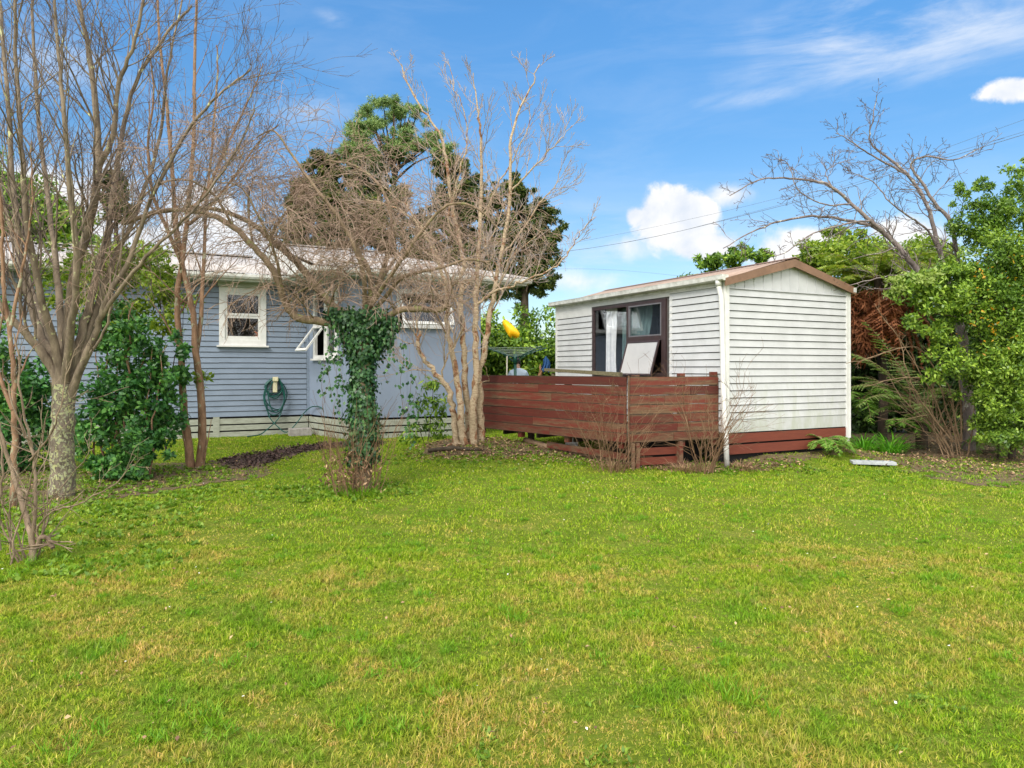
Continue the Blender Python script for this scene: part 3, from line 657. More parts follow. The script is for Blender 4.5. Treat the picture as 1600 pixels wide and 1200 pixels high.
# base boards under the gable
m = MB()
for z0, z1, dx in ((0.33,0.475,0.0),(0.155,0.30,0.01)): m.box(0.03+dx, SW-0.05, -0.012, 0.010, z0, z1)
m.build('base_board', M['redbase'], shed)
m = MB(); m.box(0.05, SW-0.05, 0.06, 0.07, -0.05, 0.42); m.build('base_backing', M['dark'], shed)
# barge boards
m = MB()
for s in (-1, 1):
    e = SW/2 + s*(SW/2+0.09); ze = roofz(SW/2+s*(SW/2+0.09)) 
    m.prism([(SW/2,-0.10,pk+0.055),(SW/2,-0.10,pk-0.075),(e,-0.10,ze-0.055),(e,-0.10,ze+0.065)], (0,0.028,0))
m.build('barge_board', M['fascia'], shed)
# corrugated roof
def corr_roof(name, mat, parent, a, b, c, d, waves, amp=0.009, th=0.006):
    """sheet over corners a(eave start) b(eave end) c(ridge end) d(ridge start), corrugated across a->b"""
    k = waves*6; A, B, Cc, D = map(Vector, (a,b,c,d)); vs, fs = [], []
    nrm = (B-A).cross(D-A).normalized()
    if nrm.z < 0: nrm = -nrm
    for i in range(k+1):
        t = i/k; h = nrm*(amp*math.cos(2*math.pi*waves*t)); p0 = A.lerp(B, t)+h; p1 = D.lerp(Cc, t)+h
        vs += [p0, p1, p0-nrm*th, p1-nrm*th]
    for i in range(k):
        q = i*4; fs += [(q,q+4,q+5,q+1),(q+2,q+3,q+7,q+6),(q,q+2,q+6,q+4),(q+1,q+5,q+7,q+3)]
    return MB().add(vs, fs).build(name, mat, parent, True)
for s in (-1, 1):
    e = SW/2+s*(SW/2+0.12); ze = roofz(e)+0.05
    corr_roof('roof_sheet', M['roof_brown'], shed, (e,-0.08,ze), (e,SL+0.1,ze), (SW/2,SL+0.1,pk+0.065), (SW/2,-0.08,pk+0.065), 62)
m = MB(); m.prism([(SW/2-0.13,-0.11,pk+0.045),(SW/2,-0.11,pk+0.085),(SW/2+0.13,-0.11,pk+0.045),(SW/2,-0.11,pk+0.07)], (0,SL+0.2,0)); m.build('ridge_cap', M['fascia'], shed)
# gutter (quad profile) and downpipe
m = MB(); gx = -0.10
m.prism([(gx-0.02,-0.09,2.845),(gx-0.055,-0.09,2.86),(gx-0.06,-0.09,2.915),(gx-0.065,-0.09,2.935),(gx+0.07,-0.09,2.935),(gx+0.07,-0.09,2.845)], (0,SL+0.18,0))
m.box(-0.032, -0.002, 0.0, SL, 2.80, 2.862)
g = m.build('gutter', M['gutter'], shed)
m = MB(); m.tube([(-0.10,0.05,2.86),(-0.10,0.05,2.78),(-0.075,0.02,2.60),(-0.07,0.01,2.3),(-0.07,-0.02,1.2),(-0.09,-0.10,0.35),(-0.10,-0.13,-0.03)], 0.041, 14)
m.tube([(-0.10,0.05,2.87),(-0.10,0.05,2.77)], 0.05, 14); m.tube([(-0.085,-0.085,0.46),(-0.087,-0.09,0.40)], 0.047, 14)
m.build('downpipe', M['trim'], shed, True)
m = MB()
m.tube([(SW+0.03,-0.01,2.78),(SW+0.03,-0.015,0.30)],0.022,10); m.box(SW+0.02,SW+0.10,-0.10,0.2,2.80,2.88); m.build('downpipe', M['trim'], shed)
# window
win = MB(); xo = -0.035
def fr(mb, y0, y1, z0, z1, w, x0=-0.035, x1=0.012):
    mb.box(x0,x1,y0,y0+w,z0,z1); mb.box(x0,x1,y1-w,y1,z0,z1); mb.box(x0,x1,y0+w,y1-w,z0,z0+w); mb.box(x0,x1,y0+w,y1-w,z1-w,z1)
fr(win, WY0, WY1, WZ0, WZ1, 0.055); YM = 2.50; ZT = 2.04
win.box(-0.033,0.010,YM-0.035,YM+0.035,WZ0+0.055,WZ1-0.055); win.box(-0.033,0.010,WY0+0.055,YM-0.035,ZT-0.05,ZT+0.03)
win.box(-0.03,0.008,WY0+0.055,WY0+0.12,WZ0+0.055,WZ1-0.055)
wo_ = win.build('window', M['frame'], shed)
m = MB(); fr(m, WY0+0.121, YM-0.036, ZT+0.031, WZ1-0.056, 0.022, -0.036, -0.006); m.build('upper_sash', M['alu'], wo_)
m = MB(); m.box(-0.012,-0.008,YM+0.036,WY1-0.056,WZ0+0.056,WZ1-0.056); m.build('pane', M['glass'], wo_)
m = MB(); m.box(-0.012,-0.008,WY0+0.14,YM-0.057,ZT+0.052,WZ1-0.076); m.build('pane', M['glass'], wo_)
# awning sash propped open: hinge at the top, foot pushed out
sy0, sy1, st, sb = WY0+0.14, YM-0.02, ZT-0.06, ZT-0.06-0.62
def saw(y, t, off=0.0):                                 # t 0 top, 1 bottom
    ang = R(17); L_ = 0.64
    return (-0.04-math.sin(ang)*L_*t-off*math.cos(ang), y, st-math.cos(ang)*L_*t+off*-math.sin(ang)*-1)
def slab(mb, y0, y1, t0, t1, o0, o1):
    a = [saw(y0,t0,o0),saw(y1,t0,o0),saw(y1,t1,o0),saw(y0,t1,o0),saw(y0,t0,o1),saw(y1,t0,o1),saw(y1,t1,o1),saw(y0,t1,o1)]; mb.hexa(a)
m = MB(); slab(m, sy0, sy0+0.03, 0, 1, 0, 0.025); slab(m, sy1-0.03, sy1, 0, 1, 0, 0.025); slab(m, sy0+0.03, sy1-0.03, 0, 0.045, 0, 0.025); slab(m, sy0+0.03, sy1-0.03, 0.955, 1, 0, 0.025)
sash = m.build('open_sash', M['frame'], wo_)
m = MB(); slab(m, sy0+0.031, sy1-0.031, 0.05, 0.95, 0.008, 0.014); m.build('mirrored_sky_pane', M['mirrored_sky'], wo_)
# curtains
def drape(mb, x, y0, y1, z0, z1, nf, amp=0.03, pinch=0.0):
    k = nf*8; vs = []; fs = []; rows = 8
    for j in range(rows+1):
        v = j/rows; z = z0+(z1-z0)*v; s = 1-pinch*math.sin(v*math.pi)*(1-v)
        for i in range(k+1):
            u = i/k; y = y0+(y1-y0)*u*s
            vs.append((x+amp*math.sin(u*nf*2*math.pi+v*0.7)*(0.6+0.4*math.sin(u*9+v)), y, z))
    w = k+1
    fs = [(j*w+i, j*w+i+1, (j+1)*w+i+1, (j+1)*w+i) for j in range(rows) for i in range(k)]
    mb.add(vs, fs)
m = MB(); drape(m, 0.10, 3.40, 3.02, WZ0-0.1, WZ1-0.02, 3, 0.025, 0.2); m.build('white_curtain', M['curtain'], wo_, True)
m = MB(); drape(m, 0.20, 3.0, 2.05, WZ0-0.1, WZ1-0.05, 9, 0.03, 0.3); m.build('teal_curtain', M['teal_curtain'], wo_, True)

# ------------------------------------------------------------------ deck and its board fence
FC = P(981, 575, 10.4); FL = P(748, 575, 13.10); FR = P(1121, 575, 11.02)
def gz(p): return float(gh(np.array(p[0]), np.array(p[1])))
deck = empty('deck', (FC.x, FC.y, 0), 0)
tag(deck, 'low timber deck on short piles between the cabin and its red fence', 'deck')
def wl(o, root): o.location = -Vector(root.location); return o
sB = shed.matrix_world if False else Matrix.Translation(shed.location) @ Matrix.Rotation(ROT, 4, 'Z')
shw = lambda x, y, z: sB @ Vector((x, y, z))
a, b, c, d_ = FC, FR, shw(-0.05, 4.9, 0), FL
a = Vector((FC.x+0.03, FC.y+0.05, 0)); b = Vector((FR.x-0.02, FR.y+0.02, 0)); c = Vector((c.x, c.y, 0)); d_ = Vector((FL.x+0.03, FL.y+0.03, 0))
m = MB(); kk = 34
for i in range(kk):
    t0 = i/kk; t1 = (i+1)/kk-0.004; zz = 0.43
    q = [a.lerp(d_,t0), b.lerp(c,t0), b.lerp(c,t1), a.lerp(d_,t1)]
    m.hexa([(p.x,p.y,zz) for p in q]+[(p.x,p.y,zz+0.03) for p in q])
wl(m.build('deck_boards', M['mossrail'], deck), deck)
m = MB()
for t in (0.1,0.35,0.6,0.85):
    p = a.lerp(d_,t).lerp(b.lerp(c,t),0.06); q = a.lerp(d_,t).lerp(b.lerp(c,t),0.97)
    m.bar((p.x,p.y,0.36),(q.x,q.y,0.36),0.05,0.13)
wl(m.build('joist', M['bark_dark'], deck), deck)
p = P(893, 691, 11.9); m = MB(); m.box(p.x-0.10,p.x+0.10,p.y-0.09,p.y+0.09,0.0,0.36); tag(wl(m.build('pile', M['trim'], deck), deck), 'white painted pile under the deck')
for px, d in ((830, 12.6), (960, 11.2)):
    p = P(px, 690, d); m = MB(); m.box(p.x-0.06,p.x+0.06,p.y-0.06,p.y+0.06,-0.05,0.36); wl(m.build('pile', M['bark_dark'], deck), deck)
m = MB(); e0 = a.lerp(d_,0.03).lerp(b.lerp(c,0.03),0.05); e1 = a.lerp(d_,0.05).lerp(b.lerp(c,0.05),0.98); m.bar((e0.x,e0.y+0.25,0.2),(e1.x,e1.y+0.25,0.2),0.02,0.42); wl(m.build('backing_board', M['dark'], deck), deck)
# slatted skirt and stump posts at the near corner
def along_pt(A, B, t, z): q = A.lerp(B, t); return Vector((q.x, q.y, z))
dirR = (FR-FC).normalized(); dirL = (FL-FC).normalized()
nR = Vector((dirR.y, -dirR.x, 0)).normalized(); nL = Vector((-dirL.y, dirL.x, 0)).normalized()
if nR.y > 0: nR = -nR
if nL.y > 0: nL = -nL
m = MB()
for z in (0.10, 0.245): m.bar(along_pt(FC,FR,0.14,z)-nR*0.035, along_pt(FC,FR,0.58,z)-nR*0.035, 0.02, 0.11)
wl(m.build('skirt_board', M['redbase'], deck), deck)
m = MB(); m.bar(along_pt(FC,FL,0.02,0.17)-nL*0.06, along_pt(FC,FL,0.5,0.22)-nL*0.06, 0.02, 0.10); wl(m.build('skirt_board', M['redfence2'], deck), deck)
for t, w in ((0.09,0.105),(0.56,0.115)):
    m = MB(); m.bar(along_pt(FC,FR,t,-0.05)+nR*0.0, along_pt(FC,FR,t,0.385), 0.06, w, nR); wl(m.build('deck_post', M['post'], deck), deck)

fence = empty('deck_fence', (FC.x, FC.y, 0), 0)
tag(fence, 'worn red brown horizontal board fence around the cabin deck', 'fence')
def panel(A, B, nrm, mat, seed, z0=0.395, z1=1.372, nb=7):
    rr = random.Random(seed); L_ = (B-A).length; ang = math.atan2((B-A).y, (B-A).x); m = MB(); h = (z1-z0)/nb
    side = 1 if Vector((-math.sin(ang), math.cos(ang), 0)).dot(nrm) > 0 else -1
    for i in range(nb):
        zb = z0+i*h; cuts = [0.0]; 
        if rr.random() < 0.55: cuts.append(L_*rr.uniform(0.35,0.7))
        cuts.append(L_)
        for j in range(len(cuts)-1):
            y0 = side*(0.0+rr.uniform(0,0.008)); y1 = y0+side*0.024
            e0 = rr.uniform(-0.002,0.001); e1 = rr.uniform(-0.001,0.002); g = rr.uniform(0.0005,0.004)
            X0, X1 = cuts[j]+0.003, cuts[j+1]-0.003; ya, yb = sorted((y0,y1))
            nseg = 6; top = [rr.uniform(-0.002,0.002) for _ in range(nseg+1)]; bot = [rr.uniform(-0.002,0.003) for _ in range(nseg+1)]
            vs = []
            for s in range(nseg+1):
                x = X0+(X1-X0)*s/nseg; vs += [(x,ya,zb+g/2+bot[s]+e0),(x,yb,zb+g/2+bot[s]+e0),(x,yb,zb+h-g/2+top[s]+e1),(x,ya,zb+h-g/2+top[s]+e1)]
            fs = [(0,1,2,3),(nseg*4+3,nseg*4+2,nseg*4+1,nseg*4)]
            for s in range(nseg):
                q = s*4; fs += [(q+k, q+4+k, q+4+(k+1)%4, q+(k+1)%4) for k in range(4)]
            m.add(vs, fs)
    o = m.build('board_panel', mat, fence); o.location = (A.x-FC.x, A.y-FC.y, 0); o.rotation_euler = (0,0,ang); return o
F2 = Vector((FC.x, FC.y, 0))
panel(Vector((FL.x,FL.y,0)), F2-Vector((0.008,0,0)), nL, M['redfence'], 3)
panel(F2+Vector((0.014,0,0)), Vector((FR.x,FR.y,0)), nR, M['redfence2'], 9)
for A, B, t, top, nn in ((FC,FR,0.86*0+0.60,1.42,nR),(FC,FR,0.975,1.44,nR),(FC,FR,0.10,1.395,nR),(FC,FL,0.04,1.36,nL),(FC,FL,0.36,1.36,nL),(FC,FL,0.68,1.36,nL),(FC,FL,0.985,1.36,nL)):
    m = MB(); m.bar(along_pt(A,B,t,0.30)-nn*0.05, along_pt(A,B,t,top)-nn*0.05, 0.09, 0.09, nn); wl(m.build('post', M['redfence2'], fence), fence)
m = MB(); m.bar((FC.x+0.005,FC.y-0.03,-0.03),(FC.x+0.005,FC.y-0.03,1.385),0.018,0.05); m.bar((FC.x+0.07,FC.y-0.012,-0.03),(FC.x+0.07,FC.y-0.012,0.39),0.05,0.09)
wl(m.build('corner_post', M['post'], fence), fence)
# flat timber rail lying across posts just behind the fence
m = MB(); p0, p1 = P(850, 578, 13.2), P(968, 582, 12.1)
m.prism([p0+Vector((0,0,0.03)), p0+Vector((0,0,-0.02)), p1+Vector((0,0,-0.07)), p1+Vector((0,0,0.0))], (0.07,0.12,0))
for q in (p0.lerp(p1,0.1), p0.lerp(p1,0.9)): m.box(q.x-0.03+0.04,q.x+0.03+0.04,q.y+0.03,q.y+0.09,0.46,q.z-0.06)
tag(m.build('rail', M['mossrail']), 'mossy timber rail just behind the red fence, left of the cabin window', 'rail')
m = MB(); m.tube([(P(820,688,12.55).x,12.35,0.24),(P(850,690,12).x,11.95,0.17),(P(915,703,11.4).x,11.3,0.10),(P(955,709,11).x,10.85,0.05)],[0.05,0.06,0.055,0.045],10)
tag(m.build('log', M['stem_dry'], None, True), 'weathered log lying along the foot of the deck fence', 'log')

# ------------------------------------------------------------------ house
HO = (-4.70, 16.3); house = empty('house', (HO[0], HO[1], 0), ROT)
tag(house, 'blue grey weatherboard house with low corrugated roof behind the bare trees', 'house')
ZH = 0.43; ZG = 3.42
BX, BY = 0.464, -1.917; CXE = BX+3.03
WX0, WX1, WZ0, WZ1 = -1.93, -0.95, 2.0, 3.28
m = MB()
boards(m, 'y', -1, -9.5, WX0, ZH, ZG-0.02, 0.121, 0.022, gap=0.013); boards(m, 'y', -1, WX1, -0.06, ZH, ZG-0.02, 0.121, 0.022, gap=0.013)
boards(m, 'y', -1, WX0, WX1, ZH, WZ0-0.02, 0.121, 0.022, gap=0.013)
m.build('weatherboard_wall', M['blue'], house)
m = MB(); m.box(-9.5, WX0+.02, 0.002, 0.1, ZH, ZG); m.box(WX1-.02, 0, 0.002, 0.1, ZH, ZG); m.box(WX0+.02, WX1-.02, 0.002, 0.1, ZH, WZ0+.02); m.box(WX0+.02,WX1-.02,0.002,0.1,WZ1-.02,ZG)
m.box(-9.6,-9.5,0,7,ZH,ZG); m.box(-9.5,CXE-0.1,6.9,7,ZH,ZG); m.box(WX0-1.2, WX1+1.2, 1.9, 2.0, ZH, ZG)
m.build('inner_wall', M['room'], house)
# splayed flush wall (local x runs along it, outside is -y), then the flush porch wall
L_B = math.hypot(BX, BY); angB = math.atan2(BY, BX)
cw0, cw1, cz0, cz1 = 0.14*L_B, 0.74*L_B, 1.70, 3.22
m = MB(); m.box(0.0, cw0, 0, 0.08, ZH, ZG); m.box(cw1, L_B, 0, 0.08, ZH, ZG); m.box(cw0,cw1,0,0.08,ZH,cz0); m.box(cw0,cw1,0,0.08,cz1,ZG)
for x in (0.0, cw1+0.16, L_B-0.045): m.box(x, x+0.04, -0.009, -0.001, ZH, ZG)
m.build('flush_wall', M['blue2'], house, rz=angB)
def frb(mb, x0, x1, z0, z1, w, y0, y1, wb=None):
    wb = wb or w
    mb.box(x0,x0+w,y0,y1,z0,z1); mb.box(x1-w,x1,y0,y1,z0,z1); mb.box(x0+w,x1-w,y0,y1,z0,z0+wb); mb.box(x0+w,x1-w,y0,y1,z1-w,z1)
def awn(mb, x0, x1, zt, L_, ang, w, y=-0.03, th=0.035, off=0.0):
    s, c = math.sin(ang), math.cos(ang)
    def q(x, t, o): return (x, y-s*L_*t-c*o, zt-c*L_*t+s*o)
    def sl(a, b, t0, t1, o0, o1): mb.hexa([q(a,t0,o0),q(b,t0,o0),q(b,t1,o0),q(a,t1,o0),q(a,t0,o1),q(b,t0,o1),q(b,t1,o1),q(a,t1,o1)])
    if w: sl(x0,x0+w,0,1,0,th); sl(x1-w,x1,0,1,0,th); sl(x0+w,x1-w,0,w/L_,0,th); sl(x0+w,x1-w,1-1.3*w/L_,1,0,th)
    else: sl(x0,x1,0.04,0.96,th*0.4,th*0.6)
xm = (cw0+cw1)/2; zt = 2.42
m = MB(); frb(m, cw0, cw1, cz0, cz1, 0.085, -0.03, 0.04); m.box(xm-0.045,xm+0.045,-0.028,0.04,cz0+0.085,cz1-0.085); m.box(cw0+0.085,xm-0.045,-0.028,0.04,zt,zt+0.07)
m.box(cw0-0.05,cw1+0.05,-0.075,-0.031,cz0-0.03,cz0+0.01)
w_ = m.build('window', M['trim'], house, rz=angB)
m = MB(); m.box(xm+0.045,cw1-0.085,0.0,0.005,cz0+0.085,cz1-0.085); m.box(cw0+0.085,xm-0.045,0.0,0.005,zt+0.07,cz1-0.085); m.build('pane', M['glass'], w_)
m = MB(); frb(m, xm+0.046, cw1-0.086, cz0+0.086, cz1-0.086, 0.045, -0.022, 0.03); m.build('fixed_sash', M['trim'], w_)
m = MB(); awn(m, cw0+0.05, xm+0.01, zt, 0.70, R(38), 0.05); m.build('open_sash', M['trim'], w_)
m = MB(); awn(m, cw0+0.10, xm-0.04, zt, 0.70, R(38), 0); m.build('pane', M['glass'], w_)
def inw(s, y, z): return (BX+s, BY+y, z)
hx0, hx1, hz0, hz1 = 1.03, 2.28, 2.40, 3.22
m = MB()
m.box(BX, BX+hx0, BY, BY+0.08, ZH, ZG); m.box(BX+hx1, CXE, BY, BY+0.08, ZH, ZG); m.box(BX+hx0, BX+hx1, BY, BY+0.08, ZH, hz0); m.box(BX+hx0, BX+hx1, BY, BY+0.08, hz1, ZG)
for x in (0.012, 1.22, 2.42, 3.03-0.05): m.box(BX+x, BX+x+0.04, BY-0.009, BY-0.001, ZH, ZG if not (hx0-0.05 < x < hx1) else hz0-0.05)
m.box(CXE-0.08, CXE, BY+0.08, 7.0, ZH, ZG); m.build('porch_wall', M['blue2'], house)
m = MB(); frb(m, BX+hx0, BX+hx1, hz0, hz1, 0.06, BY-0.03, BY+0.03); m.box(BX+hx0-0.05, BX+hx1+0.05, BY-0.085, BY-0.031, hz0-0.03, hz0+0.008)
w_ = m.build('window', M['trim'], house)
m = MB(); awn(m, 0, hx1-hx0-0.08, hz1-0.06, 0.78, R(22), 0.05); m.build('open_sash', M['trim'], w_, loc=(BX+hx0+0.04, BY, 0))
m = MB(); awn(m, 0.05, hx1-hx0-0.13, hz1-0.06, 0.78, R(22), 0); m.build('pane', M['glass'], w_, loc=(BX+hx0+0.04, BY, 0))
m = MB(); m.box(BX+0.6, CXE-0.3, BY+0.9, BY+0.95, ZH, ZG); m.box(0.5,0.55,-1.2,1.9,ZH,ZG); m.build('inner_wall', M['dark'], house)
# double hung window in the weatherboard wall
m = MB(); frb(m, WX0, WX1, WZ0, WZ1, 0.115, -0.05, 0.02); m.box(WX0-0.05, WX1+0.05, -0.10, -0.02, WZ0-0.035, WZ0+0.0)
w_ = m.build('window', M['trim'], house); zm = 2.63
m = MB(); frb(m, WX0+0.116, WX1-0.116, WZ0+0.116, zm+0.03, 0.055, -0.02, 0.015, 0.09); m.build('lower_sash', M['trim'], w_)
m = MB(); frb(m, WX0+0.116, WX1-0.116, zm+0.031, WZ1-0.116, 0.05, -0.035, 0.0); m.build('upper_sash', M['trim'], w_)
m = MB(); m.box(WX0+0.17, WX1-0.17, -0.004, 0.0, WZ0+0.2, zm-0.02); m.box(WX0+0.17, WX1-0.17, -0.022, -0.018, zm+0.08, WZ1-0.165); m.build('pane', M['glass'], w_)
# slatted base
m = MB()
for z0, z1 in ((0.265,0.385),(0.125,0.235),(-0.04,0.09)):
    m.box(-9.5, -0.02, -0.01, 0.012, z0, z1); m.box(BX+0.02, CXE, BY-0.012, BY+0.012, z0, z1)
for x in (-8.6,-6.4,-4.2,-2.05): m.box(x,x+0.13,-0.022,-0.0101,-0.04,ZH-0.005)
m.build('base_slats', M['base_green'], house)
m = MB()
for z0, z1 in ((0.265,0.385),(0.125,0.235),(-0.04,0.09)): m.box(0.02, L_B-0.02, -0.012, 0.012, z0, z1)
m.build('base_slats', M['base_green'], house, rz=angB)
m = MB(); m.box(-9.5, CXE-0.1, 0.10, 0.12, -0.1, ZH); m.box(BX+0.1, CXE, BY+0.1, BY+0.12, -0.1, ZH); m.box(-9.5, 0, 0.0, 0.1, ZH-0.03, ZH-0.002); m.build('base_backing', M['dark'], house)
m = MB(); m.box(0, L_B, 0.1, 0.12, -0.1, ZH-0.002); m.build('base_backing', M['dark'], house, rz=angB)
m = MB(); m.box(-0.055,-0.001,-0.024,-0.0001,ZH,ZG-0.02); m.build('corner_board', M['blue'], house)
# eaves: soffit, fascia, gutter along the jogged eave line
EV = [(-9.9,-0.45), (-0.67,-0.45), (-0.33,-2.42), (CXE+0.92,-2.42), (CXE+0.92, 3.0)]
m = MB(); m.box(-9.9,-0.05,-0.43,0.0,ZG-0.035,ZG-0.02); m.prism([(-0.64,-0.44,ZG-0.034),(-0.31,-2.40,ZG-0.034),(CXE+0.9,-2.40,ZG-0.034),(CXE+0.9,3.0,ZG-0.034),(CXE,3.0,ZG-0.034),(CXE,BY,ZG-0.034),(BX,BY,ZG-0.034),(0,-0.0,ZG-0.034)],(0,0,0.012))
m.box(WX0-0.03, WX1+0.03, -0.12, -0.02, WZ1+0.001, ZG-0.036); m.build('soffit', M['soffit'], house)
fas, gut = MB(), MB()
for i in range(len(EV)-1):
    A = Vector((EV[i][0], EV[i][1], 0)); B = Vector((EV[i+1][0], EV[i+1][1], 0)); d = (B-A).normalized(); o = Vector((d.y, -d.x, 0))
    A2 = A - d*0.0; fas.bar(A+Vector((0,0,ZG+0.035))+o*0.0, B+Vector((0,0,ZG+0.035)), 0.02, 0.15)
    prof = [(0.012,ZG+0.0),(0.075,ZG+0.01),(0.10,ZG+0.05),(0.105,ZG+0.105),(0.012,ZG+0.105)]
    s = A-d*(0.0 if i == 0 else -0.0); gut.prism([tuple(s+o*a+Vector((0,0,z))) for a, z in prof], B-A+d*(0.10 if i in (1,2) else 0))
fas.build('fascia', M['soffit'], house); gut.build('gutter', M['gutter'], house)
# low corrugated roofs
sl = 0.235; ZR = ZG+0.13
corr_roof('roof', M['roof_grey'], house, (-9.95,-0.52,ZR),(0.2,-0.52,ZR),(-0.9,3.3,ZR+3.82*sl),(-9.95,3.3,ZR+3.82*sl), 120, 0.010)
corr_roof('roof', M['roof_grey'], house, (-9.95,7.2,ZR),(-0.9,7.2,ZR),(-0.9,3.3,ZR+3.82*sl-0.01),(-9.95,3.3,ZR+3.82*sl-0.01), 110, 0.010)
zr2 = ZR+5.0*sl
corr_roof('roof', M['roof_grey'], house, (-0.36,-2.49,ZR),(CXE+1.0,-2.49,ZR),(2.3,2.6,zr2),(-0.5,2.6,zr2), 60, 0.010)
corr_roof('roof', M['roof_grey'], house, (CXE+1.0,-2.49,ZR),(CXE+1.0,7.2,ZR),(2.31,2.62,zr2),(2.31,2.6,zr2), 90, 0.008)
corr_roof('roof', M['roof_grey'], house, (-0.5,7.2,ZR),(CXE+1.0,7.2,ZR),(2.3,2.62,zr2-0.005),(-0.5,2.62,zr2-0.005), 60, 0.010)
m = MB(); m.prism([(-0.40,-2.40,ZR-0.03),(-0.52,2.6,zr2-0.03),(-0.52,7.0,ZR-0.03)],(0.02,0,0)); m.build('gable_end', M['gutter'], house)
m = MB(); m.bar((-9.95,3.3,ZR+3.82*sl+0.02),(-0.85,3.3,ZR+3.82*sl+0.02),0.3,0.03); m.bar((-0.55,2.6,zr2+0.02),(2.35,2.6,zr2+0.02),0.3,0.03); m.build('ridge_cap', M['roof_grey'], house)
# hose holder on the wall
m = MB(); m.box(-0.815,-0.725,-0.16,-0.022,0.95,1.27); m.box(-0.83,-0.71,-0.20,-0.16,1.20,1.30); m.build('hose_holder', M['cream'], house, bevel=0.012)
hm = Matrix.Translation(house.location) @ Matrix.Rotation(ROT, 4, 'Z'); hw = lambda x, y, z: hm @ Vector((x, y, z))
rr = random.Random(4); m = MB()
for k in range(8):
    w = rr.uniform(0.16,0.25); h = [0.34,0.38,0.44,0.70,0.78,0.85,0.42,0.75][k]; cx = -0.77+rr.uniform(-0.03,0.03); y = -0.06-0.015*k; pts = []
    for i in range(29):
        a = 2*math.pi*i/28; xx = cx+w*math.sin(a)*(1-0.25*max(0,math.cos(a))); zz = 1.27-h/2+h/2*math.cos(a) + (0.02*math.sin(3*a+k)); pts.append(hw(xx, y-0.01*math.sin(a*2), zz))
    m.tube(pts, 0.0125, 6, False)
tr = [(-0.95,-0.1,0.75),(-0.90,-0.12,0.42),(-0.72,-0.2,0.18),(-0.55,-0.3,0.06),(-0.35,-0.25,0.22),(-0.15,-0.2,0.47),(0.0,-0.35,0.62),(0.15,-0.7,0.60),(0.22,-0.75,0.35),(0.2,-0.7,0.05)]
m.tube(catmull([hw(*p) for p in tr], 5), 0.0125, 6); m.tube(catmull([hw(*p) for p in [(-0.6,-0.12,0.6),(-0.72,-0.16,0.34),(-1.0,-0.25,0.1),(-1.15,-0.35,0.03),(-1.4,-0.5,0.02)]], 5), 0.0125, 6)
tag(m.build('garden_hose', M['hose'], None, True), 'green garden hose coiled on the blue weatherboard wall', 'hose')
b = hw(-0.28,-0.42,0.0); m = MB(); m.box(-0.24,0.24,-0.12,0.12,-0.02,0.15); o = m.build('concrete_block', M['concrete'], None, loc=b, rz=ROT, bevel=0.012); tag(o, 'rough concrete block on the grass below the garden hose', 'block')
b = hw(-1.12, 0.10, WZ0+0.20); m = MB(); m.tube([(0,0,-0.1),(0,0,-0.04),(0,0,0.02)],[0.028,0.04,0.05],12)
for a in range(5): m.tube([(0,0,0.02),(0.03*math.cos(a*1.3),0.03*math.sin(a*1.3),0.10),(0.08*math.cos(a*1.3),0.05*math.sin(a*1.3),0.13)],[0.006,0.012,0.003],6)
tag(m.build('flower_pot', M['orange'], None, True, loc=b), 'small orange flower pot on the sill of the white sash window', 'flower pot')
# ================================================================== vegetation
def wchild(o, base):
    if o is not None: o.location = (-base[0], -base[1], -base[2])
    return o
def bare(name, base, label, cat, limbs, kids, cfg, bm, tm, seed, sides=(10,5,3), group=None, jit=0.006, extra=None, lm=None):
    lm = lm or bm
    """limbs: (pixel guide, r0, r1); kids(limb index) -> (count, angle, length, rr, first, bias)"""
    rg_ = random.Random(seed); root = tree_root(name, base, label, cat, group)
    thick, buf = [], []
    for i, (pix, r0, r1) in enumerate(limbs):
        pts, rad = guide(pix, r0, r1, 5, jit, rg_); thick.append((pts, rad))
        k = kids(i)
        if k: along(buf, pts, rad, k[0], k[1], k[2], k[3], cfg, rg_, k[4], k[5] if len(k) > 5 else None, k[6] if len(k) > 6 else 0.45)
    if extra: extra(buf, thick, rg_)
    wchild(tubes('trunk', thick[:1], bm, sides[0]+2, root), base)
    if len(thick) > 1: wchild(tubes('limbs', thick[1:], lm, sides[0], root), base)
    wchild(tubes('branches', lvl_br(buf, (0,)), lm, sides[1], root), base)
    wchild(tubes('twigs', lvl_br(buf, (1,2,3,4)), tm, sides[2], root), base)
    return root, thick, buf
